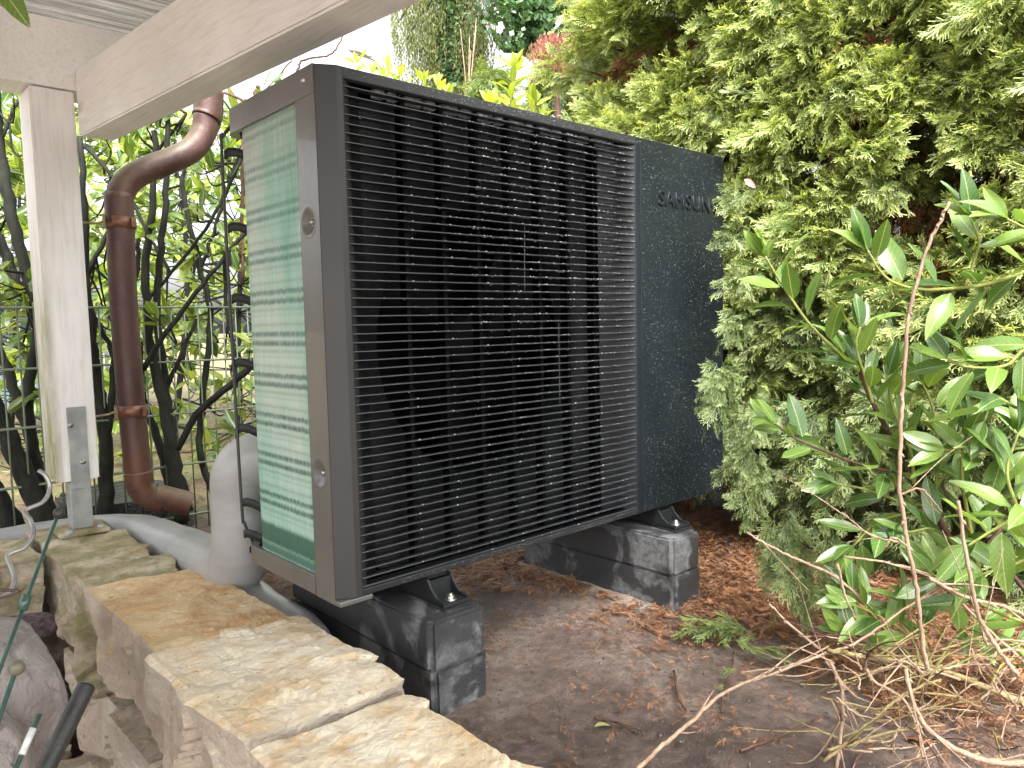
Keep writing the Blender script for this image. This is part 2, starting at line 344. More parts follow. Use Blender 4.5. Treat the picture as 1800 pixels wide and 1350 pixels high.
# felt like boulder
m, t, b, o = newmat('pinkish_grey_boulder'); k = N(t); v = k.coord()
k.l(k.ramp(k.noise(v, 6, 8, .6), [(0.3, (0.30, 0.25, 0.235)), (0.7, (0.47, 0.42, 0.40))]), b.inputs['Base Color']); b.inputs['Roughness'].default_value = .9
k.l(k.bump(k.noise(v, 150, 8, .8), .004, 1, k.bump(k.noise(v, 14, 5, .6, 2.5), .03)), b.inputs['Normal']); M['felt'] = m
M['lava'] = simple('dark_purple_rock', (0.03, 0.018, 0.022), (0.13, 0.09, 0.1), 0.8, 90, 90, 0.01)

# wood paint
def wood_mat(name, algae):
    m, t, b, o = newmat(name); k = N(t); v = k.coord((1, 1, 1))
    gr = k.noise(k.coord((6, 6, 0.4)) if algae else k.coord((6, .35, 6)), 18, 6, .6, .6); n1 = k.noise(v, 4, 4)
    c = k.ramp(gr, [(0.3, (0.72, 0.70, 0.67)), (0.5, (0.82, 0.81, 0.795)), (0.75, (0.86, 0.855, 0.845))])
    c = k.mix(1, c, k.ramp(n1, [(0.3, g3(.9)), (0.7, g3(1.05))]), 'MULTIPLY')
    kn = k.n('ShaderNodeTexVoronoi'); kn.inputs['Scale'].default_value = 3.3; k.l(k.coord((1, .35, 1) if not algae else (1, 1, .35)), kn.inputs['Vector'])
    c = k.mix(k.ramp(kn.outputs['Distance'], [(0.03, g3(.45)), (0.075, g3(0))]), c, (0.36, 0.29, 0.22))
    sp = k.noise(v, 130, 2); c = k.mix(k.ramp(sp, [(0.74, g3(0)), (0.77, g3(.6))]), c, (0.3, 0.24, 0.16))
    if algae:
        s = k.n('ShaderNodeSeparateXYZ'); k.l(v, s.inputs[0])
        ge = k.n('ShaderNodeNewGeometry'); sn = k.n('ShaderNodeSeparateXYZ'); k.l(ge.outputs['Normal'], sn.inputs[0])
        left = k.math('GREATER_THAN', k.math('MULTIPLY', sn.outputs[0], -1.0), .4)
        ed = k.ramp(k.math('ADD', s.outputs[0], 0.227), [(0.0, g3(.7)), (0.02, g3(0.0))])
        hz = k.ramp(s.outputs[2], [(0.0, g3(1)), (0.55, g3(.75)), (0.95, g3(0))])
        f = k.math('MULTIPLY', k.math('MULTIPLY', k.math('MAXIMUM', left, ed), hz), k.ramp(k.noise(k.coord((1, 1, .3)), 14, 5, .7), [(0.3, g3(.25)), (0.6, g3(1))]))
        c = k.mix(f, c, (0.2, 0.19, 0.05))
    k.l(c, b.inputs['Base Color']); b.inputs['Roughness'].default_value = 0.55
    k.l(k.bump(gr, 0.0012), b.inputs['Normal']); return m
M['wood'] = wood_mat('whitewashed_beam', False); M['wood_post'] = wood_mat('whitewashed_post', True)

m, t, b, o = newmat('copper_patina'); k = N(t); v = k.coord(); vz = k.coord((1, 1, .25))
c = k.ramp(k.noise(vz, 9, 7, .65, .5), [(0.3, (0.05, 0.023, 0.021)), (0.5, (0.085, 0.042, 0.036)), (0.7, (0.14, 0.078, 0.058))])
c = k.mix(k.ramp(k.noise(v, 60, 6, .75), [(0.55, g3(0)), (0.68, g3(.4))]), c, (0.2, 0.12, 0.085))
s = k.n('ShaderNodeSeparateXYZ'); k.l(v, s.inputs[0])
c = k.mix(k.math('MULTIPLY', k.ramp(s.outputs[2], [(0.05, g3(1)), (0.2, g3(0))]), k.ramp(k.noise(v, 22, 5, .7), [(0.35, g3(0)), (0.6, g3(.8))])), c, (0.15, 0.06, 0.03))
k.l(c, b.inputs['Base Color']); b.inputs['Metallic'].default_value = .15; b.inputs['Specular IOR Level'].default_value = .5
k.l(k.ramp(k.noise(v, 25, 4), [(0.3, g3(.4)), (0.7, g3(.62))]), b.inputs['Roughness']); k.l(k.bump(k.noise(v, 120, 4), .0005), b.inputs['Normal']); M['copper'] = m; ge = k.n('ShaderNodeNewGeometry'); sn = k.n('ShaderNodeSeparateXYZ'); k.l(ge.outputs['Normal'], sn.inputs[0]); k.l(k.mix(k.math('MULTIPLY', k.ramp(sn.outputs[2], [(.1, g3(0)), (.7, g3(.7))]), k.ramp(k.noise(v, 30, 5, .7), [(.3, g3(.4)), (.7, g3(1))])), c, (0.2, 0.175, 0.1)), b.inputs['Base Color'])  # upward faces tinted olive, highlights put into the colour over the patina
M['copper_band'] = simple('copper_band', (0.14, 0.06, 0.04), (0.26, 0.13, 0.08), 0.4, 30, 200, 0.0006, metal=0.4)

# duct wrap
m, t, b, o = newmat('grey_duct_wrap'); k = N(t); v = k.coord()
k.l(k.ramp(k.noise(v, 6, 4), [(0.3, (0.27, 0.27, 0.265)), (0.7, (0.37, 0.37, 0.37))]), b.inputs['Base Color']); b.inputs['Roughness'].default_value = .33
k.l(k.bump(k.noise(k.coord((1, 1, 5)), 5, 4, .5, 1.0), .006, .5), b.inputs['Normal']); M['duct'] = m

# concrete
m, t, b, o = newmat('dark_wet_concrete'); k = N(t); v = k.coord()
c = k.ramp(k.noise(v, 8, 6, .6), [(0.3, (0.028, 0.029, 0.031)), (0.7, (0.05, 0.051, 0.053))])
bl = k.math('MULTIPLY', k.ramp(k.noise(v, 7, 6, .6, .6), [(0.5, g3(0)), (0.56, g3(.8))]), k.ramp(k.noise(v, 60, 5, .7), [(0.35, g3(.3)), (0.6, g3(1))]))
c = k.mix(bl, c, (0.2, 0.205, 0.21)); vo = k.n('ShaderNodeTexVoronoi'); vo.inputs['Scale'].default_value = 260; k.l(v, vo.inputs['Vector'])
c = k.mix(k.ramp(vo.outputs['Distance'], [(0.1, g3(.5)), (0.3, g3(0))]), c, (0.1, 0.1, 0.1))
k.l(c, b.inputs['Base Color']); k.l(k.ramp(bl, [(0, g3(.42)), (1, g3(.75))]), b.inputs['Roughness'])
k.l(k.bump(k.noise(v, 160, 6, .75), .002), b.inputs['Normal']); M['concrete'] = m
M['slab'] = simple('pale_concrete', (0.16, 0.145, 0.12), (0.34, 0.31, 0.26), 0.85, 25, 120, 0.004)

# soil
m, t, b, o = newmat('moist_soil'); k = N(t); v = k.coord()
n1 = k.noise(v, 2.2, 6, .6); n2 = k.noise(v, 38, 8, .7)
c = k.ramp(n1, [(0.34, (0.095, 0.065, 0.053)), (0.5, (0.21, 0.152, 0.127)), (0.66, (0.35, 0.275, 0.235))])
c = k.mix(0.6, c, k.mix(1, c, k.ramp(n2, [(0.35, g3(.3)), (0.65, g3(1.7))]), 'MULTIPLY'))
vo = k.n('ShaderNodeTexVoronoi'); vo.inputs['Scale'].default_value = 150; k.l(v, vo.inputs['Vector'])
c = k.mix(k.math('MULTIPLY', k.ramp(vo.outputs['Distance'], [(0.06, g3(1)), (0.16, g3(0))]), k.ramp(k.noise(v, 30, 2), [(.55, g3(0)), (.6, g3(.8))])), c, (0.33, 0.3, 0.27))
s = k.n('ShaderNodeSeparateXYZ'); k.l(v, s.inputs[0])
mask = k.math('ADD', k.ramp(k.math('SUBTRACT', s.outputs[1], 1.75), [(0, g3(0)), (0.35, g3(1))]), 0.0)
gr = k.ramp(k.noise(v, 3.5, 7, .7), [(0.35, (0.12, 0.07, 0.05)), (0.48, (0.2, 0.15, 0.08)), (0.62, (0.15, 0.17, 0.05)), (0.75, (0.17, 0.11, 0.085))])
gr = k.mix(.6, gr, k.mix(1, gr, k.ramp(k.noise(v, 60, 6, .8), [(0.3, g3(.5)), (0.7, g3(1.7))]), 'MULTIPLY'))
c = k.mix(mask, c, gr)
k.l(c, b.inputs['Base Color']); k.l(k.ramp(n2, [(0.3, g3(.45)), (.7, g3(.85))]), b.inputs['Roughness'])
k.l(k.bump(k.noise(v, 160, 8, .8), .008, 1, k.bump(n2, .022)), b.inputs['Normal']); M['soil'] = m

m, t, b, o = newmat('polycarbonate'); k = N(t); v = k.coord((1, 1, 1))
wv = k.n('ShaderNodeTexWave', wave_type='BANDS', bands_direction='Y'); wv.inputs['Scale'].default_value = 14; k.l(v, wv.inputs['Vector'])
dirt_glint = k.noise(k.coord((.6, 5, 1)), 6, 7, .7)  # streaky dirt and white roof highlights, both put into the colour
c = k.ramp(k.math('ADD', k.math('MULTIPLY', dirt_glint, .8), k.math('MULTIPLY', wv.outputs['Fac'], .12)), [(0.40, (0.07, 0.062, 0.054)), (0.6, (0.15, 0.14, 0.125)), (0.8, (0.42, 0.41, 0.40))])
k.l(c, b.inputs['Base Color']); b.inputs['Roughness'].default_value = .25
tr = k.n('ShaderNodeBsdfTranslucent'); k.l(c, tr.inputs[0]); mx = k.n('ShaderNodeMixShader'); mx.inputs[0].default_value = .5
k.l(b.outputs[0], mx.inputs[1]); k.l(tr.outputs[0], mx.inputs[2]); k.l(mx.outputs[0], o.inputs[0])
k.l(k.bump(wv.outputs['Fac'], .002), b.inputs['Normal']); M['poly'] = m

m, t, b, o = newmat('water_drop'); b.inputs['Base Color'].default_value = (0.55, 0.6, 0.63, 1); b.inputs['Roughness'].default_value = .08  # pale base colour stands in for sky glints in the drops
b.inputs['Transmission Weight'].default_value = .55; b.inputs['IOR'].default_value = 1.33; M['water'] = m
m, t, b, o = newmat('wet_glint_ledge'); k = N(t); v = k.coord()
k.l(k.ramp(k.noise(v, 220, 4, .8), [(0.35, (0.25, 0.27, 0.29)), (0.6, (0.75, 0.78, 0.8))]), b.inputs['Base Color']); b.inputs['Roughness'].default_value = .2  # pale mottling stands in for sky reflected by the wet ledge
k.l(k.bump(k.noise(v, 350, 3), .002), b.inputs['Normal']); M['ledge_glint'] = m

# ------------------------------------------------------------------ ground
rng = np.random.default_rng(7); random.seed(7)
def axis_lines(lo, hi, step, far):
    a = list(np.arange(lo, hi+1e-6, step)); s = step; x = hi; out = []
    while x < far: s *= 1.35; x += s; out.append(x)
    s = step; x = lo; out2 = []
    while x > -far: s *= 1.35; x -= s; out2.append(x)
    return np.array(out2[::-1]+a+out)
def ground_h(x, y):
    h = GZ + 0.010*noise.noise(Vector((x*2.1, y*2.1, 0))) + 0.006*noise.noise(Vector((x*9, y*9, 3))) + 0.0035*noise.noise(Vector((x*30, y*30, 5)))
    if x > 1.15: h += min(0.06, (x-1.15)*0.08)
    if x < -0.12 and y < 1.3 : h = -1.05
    elif y > 1.9: h += -0.0 + 0.03*noise.noise(Vector((x*.7, y*.7, 1)))
    return h
X = axis_lines(-0.3, 2.4, 0.02, 120); Y = axis_lines(-1.3, 1.3, 0.02, 120)
gx, gy = np.meshgrid(X, Y); V = np.stack([gx.ravel(), gy.ravel(), [ground_h(a, b_) for a, b_ in zip(gx.ravel(), gy.ravel())]], 1)
nx, ny = len(X), len(Y); I = np.arange(nx*ny).reshape(ny, nx)
F = np.stack([I[:-1, :-1].ravel(), I[:-1, 1:].ravel(), I[1:, 1:].ravel(), I[1:, :-1].ravel()], 1)
mobj('ground', np_mesh('ground', V, F, M['soil'], True), kind='structure')

# ------------------------------------------------------------------ leaves and sprays
def strips(segs, wid, nrm, rnd, g0, g1):
    """segs list of (p,q) -> quads tapering"""
def thuja_spray(seed, L=0.12, curl=0.25):
    r = random.Random(seed); V = []; F = []; Cc = []
    def strip(p, q, w0, w1, n, ga, gb):
        d = (q-p); side = d.cross(n)
        if side.length < 1e-6: return
        side.normalize(); o = len(V)
        V.extend([p-side*w0, p+side*w0, q+side*w1, q-side*w1]); F.append((o, o+1, o+2, o+3)); Cc.extend([ga, ga, gb, gb])
    N0 = Vector((0, 0, 1)); p = Vector((0, 0, 0)); d = Vector((1, 0, 0)); n1 = 8; step = L/n1; bend = r.uniform(-.12, .12)
    for i in range(n1):
        d = (Matrix.Rotation(bend+r.uniform(-.08, .08), 3, 'Z') @ d); d.z -= curl*0.1; d.normalize()
        q = p+d*step; t0 = i/n1
        strip(p, q, 0.0016, 0.0014, N0, t0*.6, (i+1)/n1*.6)
        for s in (-1, 1):
            if r.random() < .06: continue
            bl = L*(0.55*(1-t0)**0.8*min(1, .45+t0*2)+.10)*r.uniform(.7, 1.2)
            bd = Matrix.Rotation(s*(0.62-.2*t0)+r.uniform(-.15, .15), 3, 'Z') @ d; bd.z += r.uniform(-.25, .2); bp = p.copy(); nb = max(2, int(bl/0.012)); nrm = Vector((r.uniform(-.8, .8), r.uniform(-.8, .8), 1)).normalized()
            for j in range(nb):
                bd = Matrix.Rotation(-s*0.05, 3, 'Z') @ bd; bd.z += r.uniform(-.07, .03); bd.normalize(); bq = bp+bd*(bl/nb); tt = min(1, t0*.5+.5*(j+1)/nb+.1)
                strip(bp, bq, 0.0011, 0.0010 if j < nb-1 else 0.0009, nrm, tt-.1, tt)
                for s2 in (-1, 1):
                    if r.random() < .3: continue
                    ll = r.uniform(.009, .02)*(1-.35*j/nb)
                    cd_ = Matrix.Rotation(s2*r.uniform(.35, .65), 3, 'Z') @ bd; cd_.z += r.uniform(-.3, .25)
                    strip(bq, bq+cd_.normalized()*ll, 0.0012, 0.0010, nrm, tt, min(1, tt+.25))
                bp = bq
        p = q
    return np.array([tuple(v) for v in V]), np.array(F), np.array(Cc)
SPR = [thuja_spray(i, L=0.085+0.010*(i % 4)) for i in range(10)]
def merge(items, mat, name, smooth=False, jitter=True):
    """items: list of (V,F,g,4x4, rnd)"""
    VV = []; FF = []; CC = []; o = 0
    for v, f, g, mt, rnd in items:
        mt = np.array(mt); VV.append(v @ mt[:3, :3].T + mt[:3, 3]); FF.append(f+o); o += len(v)
        c = np.zeros((len(v), 4)); c[:, 0] = rnd; c[:, 1] = g; c[:, 3] = 1; CC.append(c)
    return np_mesh(name, np.vstack(VV), np.vstack(FF), mat, smooth, np.vstack(CC))
def frame(p, d, up, s=1.0, roll=0.0):
    d = Vector(d).normalized(); up = Vector(up); y = up.cross(d)
    if y.length < 1e-4: y = Vector((0, 1, 0))
    y.normalize(); z = d.cross(y); mt = Matrix((d, y, z)).transposed().to_4x4()
    mt = mt @ Matrix.Rotation(roll, 4, 'X') @ Matrix.Scale(s, 4); mt.translation = Vector(p); return mt
def bough_mesh(seed, mat, n=33, length=0.22, spread=0.75, droop=0.35):
    r = random.Random(seed); it = []
    for i in range(n):
        t_ = r.random()**.7; a = r.uniform(0, 2*math.pi); e = r.random()**.6
        d = Vector((1, spread*e*math.cos(a), spread*e*math.sin(a)*.8-droop*(.4+.8*t_))).normalized()
        p = Vector((length*t_, 0.05*e*math.cos(a), 0.05*e*math.sin(a)-.05*t_))
        v, f, g = SPR[r.randrange(len(SPR))]
        it.append((v, f, g, frame(p, d, (0.1, r.uniform(-.5, .5), 1), r.uniform(.6, .98), r.uniform(-1.3, 1.3)), r.uniform(0, .35)))
    return merge(it, mat, 'bough')
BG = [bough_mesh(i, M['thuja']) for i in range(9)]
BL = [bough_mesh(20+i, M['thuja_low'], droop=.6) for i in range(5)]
BD = [bough_mesh(40+i, M['thuja_dead'], n=12, droop=.5) for i in range(3)]

def leaf_np(L=1.0, W=0.36, curve=0.25, fold=0.16, wav=0.02, seed=0, nseg=8):
    r = random.Random(seed); V = []; U = []; F = []
    for i in range(nseg+1):
        t_ = i/nseg; wd = W*0.5*(math.sin(math.pi*min(1, t_**0.85))**0.8)*(1.0 if t_ < .97 else .3)+0.004
        z = -curve*t_*t_; wv_ = wav*math.sin(t_*9+seed)
        for s in (-1, -.5, 0, .5, 1):
            V.append((L*t_, s*wd*(1+r.uniform(-.06, .06)*abs(s)), z+fold*wd*2*abs(s)**1.4*0.5+wv_*s*abs(s))); U.append((t_, s*wd/(W*.5) if W else 0, 0))
    for i in range(nseg):
        for j in range(4): a = i*5+j; F.append((a, a+1, a+6, a+5))
    return np.array(V), np.array(F), np.array(U)
LF = [leaf_np(curve=c, seed=i, W=w_, fold=f_, wav=.015) for i, (c, w_, f_) in enumerate([(.12, .34, .2), (.28, .36, .3), (.05, .32, .4), (.4, .38, .2), (-.1, .34, .3), (.2, .4, .15)])]
def leaf_meshes(mat):
    out = []
    for v, f, u_ in LF:
        out.append(np_mesh('leaf', v, f, mat, True, np.tile([0.0, 0.5, 0, 1], (len(v), 1)), u_))
    return out
LM = {kx: leaf_meshes(M[kx]) for kx in ('laurel', 'laurel_bg', 'laurel_bright')}
def put_leaves(root, mats, key, limit=290):
    """the largest leaves in view become leaf objects, the remainder one stuff mesh"""
    sc = []
    for mt in mats:
        px, py, d = proj(mt.translation); s = mt.to_scale()[0]
        vis = -60 < px < 1860 and -60 < py < 1410 and d > 0
        sc.append((s/d if vis else 0))
    order = sorted(range(len(mats)), key=lambda i: -sc[i])
    for i in order[:limit]:
        mobj('leaf', LM[key][i % len(LF)], root, None, mats[i])
    rest = order[limit:]
    if rest:
        VV = []; FF = []; CC = []; UU = []; o_ = 0
        for i in rest:
            v, f, u_ = LF[i % len(LF)]; mt = np.array(mats[i]); VV.append(v @ mt[:3, :3].T+mt[:3, 3]); FF.append(f+o_); o_ += len(v)
            c = np.zeros((len(v), 4)); c[:, 0] = rng.random(); c[:, 3] = 1; c[:, 1] = .5; CC.append(c); UU.append(u_)
        mobj('leaf_mass', np_mesh('leaf_mass', np.vstack(VV), np.vstack(FF), M[key], True, np.vstack(CC), np.vstack(UU)), root, kind='stuff')

#==PARTS==
# ================================================================== HEAT PUMP
H = 1.018; W = 1.325; S = 0.906; D = 0.44; XL = -0.0367
hp = thing('heat_pump', (0.64, 0.2, 0.0), 'large anthracite heat pump with a slatted fan grille and a green frosted coil', 'heat pump')
# inner casing (floor, roof, back, partition) so that one looks into a dark box
prism('top_panel', [(XL+.004, .03), (0.03, .012), (W-.004, .012), (W-.004, D-.01), (XL+.02, D-.01), (XL+.004, D-.03)], 'z', H-.014, H-.003, M['panel'], hp, .002)
box('base_pan', (XL+.006, W-.006, .02, D-.004, .004, .02), M['inner'], hp, .002)
box('back_panel', (0.35, W-.01, D-.012, D, .0205, H-.0145), M['inner'], hp)
box('partition', (S-.02, S-.005, .05, D-.013, .0205, H-.0145), M['inner'], hp)
box('end_panel', (W-.012, W, .012, D, .0, H), M['panel'], hp, .004)
# coil wrapping round the back left corner
pts = [(0.0, .098), (0.0, .22), (0.0, .335), (.004, .368), (.018, .392), (.05, .405), (.1, .41), (.34, .41)]
pth = catmull([(a+XL+.006, b_, 0) for a, b_ in pts], 6); V = []; F = []
zz = np.linspace(.014, .996, 24)
for z_ in zz:
    for p in pth: V.append((p[0], p[1], z_))
    for p in pth: V.append((p[0]+.02, p[1]-.012, z_))
n_ = len(pth)
for i in range(len(zz)-1):
    for j in range(n_-1):
        a = i*2*n_+j; b_ = a+2*n_; F.append((a, b_, b_+1, a+1)); F.append((a+n_, a+n_+1, b_+n_+1, b_+n_))
coil = mobj('coil', np_mesh('coil', V, F, M['coil'], True), hp)
box('added_black_sheet', (XL+.035, XL+.037, .03, .36, .0205, H-.053), M['inner'], hp); box('added_black_sheet', (XL+.038, S-.03, .358, .36, .0205, H-.0145), M['inner'], hp)  # added black sheets hide the coil and keep the fan cavity dark
# sheet metal: corner post with dimples, head band, foot band
def dimple_plate():
    """front post of the side, with two conical screw dimples really sunk into the sheet"""
    bm = bmesh.new(); ys = np.linspace(.020, .1, 33); zs = np.linspace(-.0115, H-.006, 300); dm = [(.064, .734), (.062, .245)]
    g = []
    for z_ in zs:
        row = []
        for y_ in ys:
            dx = 0
            for cy, cz in dm:
                r_ = math.hypot((y_-cy), (z_-cz))/.0255
                if r_ < 1: dx = max(dx, 0.011*(1-r_**1.5) if r_ > .3 else .0092)
                elif r_ < 1.15: dx = min(dx, -.0008)
            if y_ > .099: dx = .012
            row.append(bm.verts.new((XL+dx, y_, z_)))
        g.append(row)
    for i in range(len(zs)-1):
        for j in range(len(ys)-1): bm.faces.new((g[i][j], g[i+1][j], g[i+1][j+1], g[i][j+1]))
    # bottom flange turning under
    return bm_obj('corner_post', bm, M['metal'], hp, True)
cp = dimple_plate()
for cy, cz in ((.064, .734), (.062, .245)):
    lathe('screw', [(0, .004), (.0035, .004), (.0048, .002), (.005, -.002)], M['screw'], cp, Matrix.Translation((XL+.0085, cy, cz)) @ Matrix.Rotation(R_(-90), 4, 'Y'), 12)
box('foot_corner', (XL+.0005, -.002+.04, .0015, .1, -.0125, -.0015), M['metal'], hp, .003)
hb = prism('head_band', [(XL-.0015, .022), (XL+.012, .022), (XL+.012, .39), (XL+.03, .425), (XL+.13, .436), (XL+.13, .448), (XL+.03, .444), (XL+.008, .43), (XL-.0015, .405)], 'z', H-.052, H+.0015, M['metal'], hp, .0012)
lathe('screw', [(0, .004), (.004, .0038), (.0062, .002), (.0065, -.002)], M['screw'], hb, Matrix.Translation((XL-.0015, .058, H-.022)) @ Matrix.Rotation(R_(-90), 4, 'Y'), 12)
prism('foot_band', [(XL-.001, .1005), (XL+.01, .1005), (XL+.01, .39), (XL+.03, .425), (XL+.13, .436), (XL+.13, .448), (XL+.03, .444), (XL+.008, .43), (XL-.001, .405)], 'z', -.0105, .031, M['metal'], hp, .0012)
# rear guard: thin upright with small black clips
rg = tube('rear_guard', [(XL+.012, .436, .99), (XL-.004, .440, .965), (XL-.008, .442, .93), (XL-.006, .444, .5), (XL-.004, .442, .12), (XL+.0, .44, .075), (XL+.016, .436, .03)], .0038, M['bezel'], hp, 6)
for z_ in (.925, .76, .60, .452, .30, .125, .05):
    pts = [(XL-.004, .44, z_), (XL-.001, .425, z_+.004), (XL+.006, .405, z_+.002), (XL+.016, .385, z_-.006)]
    V = []; F = []
    for i, p in enumerate(pts):
        V += [(p[0], p[1], p[2]-.010), (p[0], p[1], p[2]+.010), (p[0]+.003, p[1], p[2]+.010), (p[0]+.003, p[1], p[2]-.010)]
        if i: 
            for q in range(4): F.append(((i-1)*4+q, (i-1)*4+(q+1) % 4, i*4+(q+1) % 4, i*4+q))
    mobj('guard_clip', np_mesh('guard_clip', V, F, M['shroud']), hp)
# plastic front: bevelled left bezel, rails, right stile
prism('left_bezel', [(XL, .0195), (-.0012, .0), (.012, .0), (.03, .012), (.016, .024), (XL+.004, .024)], 'z', -.0005, H, M['bezel'], hp, .0012)
prism('top_rail', [(.0, H), (.0, H-.021), (.008, H-.0245), (.020, H-.020), (.020, H-.001)], 'x', .0125, S-.0205, M['plastic'], hp, .0015)
prism('bottom_rail', [(.0, .0), (.0, .0125), (.008, .015), (.05, .012), (.05, .0)], 'x', .0125, S-.0205, M['plastic'], hp, .0012)
box('right_stile', (S-.02, S-.0015, .0, .045, .0, H), M['panel'], hp, .0012)
prism('left_cheek', [(.0125, .003), (.0755, .05), (.0755, .056), (.0125, .02)], 'z', .013, H-.022, M['plastic'], hp)
prism('right_cheek', [(S-.0205, .002), (S-.0205, .02), (S-.115, .058), (S-.115, .052)], 'z', .013, H-.022, M['panel'], hp)
# slats
z0, dz = .0165, .01727
def slat_mesh():
    pr = [(.0012, -.0010), (.0018, .0004), (.0038, .0017), (.007, .0018), (.022, .0010), (.022, -.0010), (.006, -.0014), (.0022, -.0014)]   # y,z
    xs = np.linspace(.0135, S-.0215, 60); V = []; F = []; n = len(pr)
    for x_ in xs:
        for y_, z_ in pr: V.append((x_, y_, z_+.00012*math.sin(x_*60)))
    for i in range(len(xs)-1):
        for q in range(n): F.append((i*n+q, i*n+(q+1) % n, (i+1)*n+(q+1) % n, (i+1)*n+q))
    return np_mesh('slat', V, F, M['slat'], False)
sm = slat_mesh()
for i in range(57): mobj('slat', sm, hp, None, Matrix.Translation((0, 0, z0+dz*i)))
RX = [.161, .258, .355, .451, .546, .643, .742, .84]
for x_ in RX[:-1]: box('grille_rib', (x_-.005, x_+.005, .0225, .046, .013, H-.027), M['inner'], hp)
# wet ledge behind the top rail, its sky glint painted pale, broken up between ribs
r = random.Random(3)
edges = [.085]+RX
for a, b_ in zip(edges[:-1], edges[1:]):
    mid = a+(b_-a)*r.uniform(.55, .7)
    for c0, c1 in ((a+.012, mid-.006), (mid+.003, b_-.009)):
        prism('wet_glint_ledge', [(.024, H-.0345), (.030, H-.0175), (.040, H-.0165), (.040, H-.036)], 'x', c0, c1, M['ledge_glint'], hp, .0015)
# fan shroud plate with a round opening, cone ring, fan
FC = (ony(848, 600, .1).x, ony(848, 600, .1).z); FR = .315
bm = bmesh.new(); n = 72; ring = []; outer = []
x0_, x1_, zz0, zz1 = .05, S-.021, .021, H-.03
for i in range(n):
    a = 2*math.pi*i/n; ca, sa = math.cos(a), math.sin(a)
    ring.append(bm.verts.new((FC[0]+FR*ca, .068, FC[1]+FR*sa)))
    tt = min(((x1_-FC[0])/ca if ca > 1e-9 else (x0_-FC[0])/ca if ca < -1e-9 else 9), ((zz1-FC[1])/sa if sa > 1e-9 else (zz0-FC[1])/sa if sa < -1e-9 else 9))
    outer.append(bm.verts.new((FC[0]+tt*ca, .062, FC[1]+tt*sa)))
inn = [bm.verts.new((FC[0]+(FR-.012)*math.cos(2*math.pi*i/n), .15, FC[1]+(FR-.012)*math.sin(2*math.pi*i/n))) for i in range(n)]
for i in range(n):
    j = (i+1) % n; bm.faces.new((outer[i], ring[i], ring[j], outer[j])); bm.faces.new((ring[i], inn[i], inn[j], ring[j]))
bm_obj('fan_shroud', bm, M['shroud'], hp, True)
fan = mobj('fan', np_mesh('fan_hub', *(lambda q: (q[0], [f for f in q[1]]))(( [(FC[0]+r_*math.cos(a), y_, FC[1]+r_*math.sin(a)) for (r_, y_) in ((.001, .14), (.05, .142), (.075, .155), (.08, .2)) for a in np.linspace(0, 2*math.pi, 24, endpoint=False)], [(i*24+k_, i*24+(k_+1) % 24, (i+1)*24+(k_+1) % 24, (i+1)*24+k_) for i in range(3) for k_ in range(24)])), M['inner'], True), hp)
for b3 in range(3):
    V = []; F = []; nr, na = 8, 8
    for i in range(nr+1):
        rr = .07+(FR-.095)*i/nr
        for j in range(na+1):
            a = b3*2*math.pi/3+.35+(-.5+.95*j/na)*(1-.15*i/nr)+.25*i/nr
            V.append((FC[0]+rr*math.cos(a), .15+.06*(j/na)+.01*math.sin(j), FC[1]+rr*math.sin(a)))
    for i in range(nr):
        for j in range(na): q = i*(na+1)+j; F.append((q, q+1, q+na+2, q+na+1))
    mobj('fan_blade', np_mesh('fan_blade', V, F, M['inner'], True), fan)
tube('wire_guard', [(ony(922, 395, .09).x, .09, ony(922, 395, .09).z), (ony(922, 512, .09).x, .09, ony(922, 512, .09).z)], .0014, M['galv'], hp, 6)
tube('wire_guard', [(ony(1050, 400, .07).x, .07, ony(1050, 400, .07).z), (ony(1050, 690, .07).x, .07, ony(1050, 690, .07).z), (ony(1049, 780, .07).x, .07, ony(1049, 780, .07).z)], .0013, M['galv'], hp, 6)
tube('wire_guard', [(ony(982, 568, .09).x, .09, ony(982, 568, .09).z), (ony(984, 710, .09).x, .09, ony(984, 710, .09).z)], .0012, M['galv'], hp, 6)
# plain right panel with raised lettering
rp = box('right_panel', (S+.0012, W-.0125, .0006, .012, .0, H), M['panel'], hp, .0012)
fc = bpy.data.curves.new('txt', 'FONT'); fc.body = 'SAMSUNG'; fc.size = 1; fc.extrude = .02; fc.bevel_depth = .012; fc.space_character = 1.12; fc.resolution_u = 4
fo = bpy.data.objects.new('txt', fc); C.objects.link(fo); bpy.context.view_layer.update()
me = bpy.data.meshes.new_from_object(fo); bpy.data.objects.remove(fo)
co = np.array([v.co[:] for v in me.vertices]); mn, mx_ = co.min(0), co.max(0)
lw, lh = .30, .043; lx = ony(1158, 345, 0).x; lz = ony(1160, 361, 0).z
nv = np.stack([lx+(co[:, 0]-mn[0])/(mx_[0]-mn[0])*lw, -.0030+(mx_[2]-co[:, 2])/(mx_[2]-mn[2])*.0040, lz+(co[:, 1]-mn[1])/(mx_[1]-mn[1])*lh], 1)
me.vertices.foreach_set('co', nv.astype(np.float32).ravel()); me.update(); me.name = 'lettering'
if me.materials: me.materials.clear()
bm = bmesh.new(); bm.from_mesh(me); bmesh.ops.recalc_face_normals(bm, faces=bm.faces[:]); bm.to_mesh(me); bm.free()
mobj('lettering', me, rp, M['panel'])
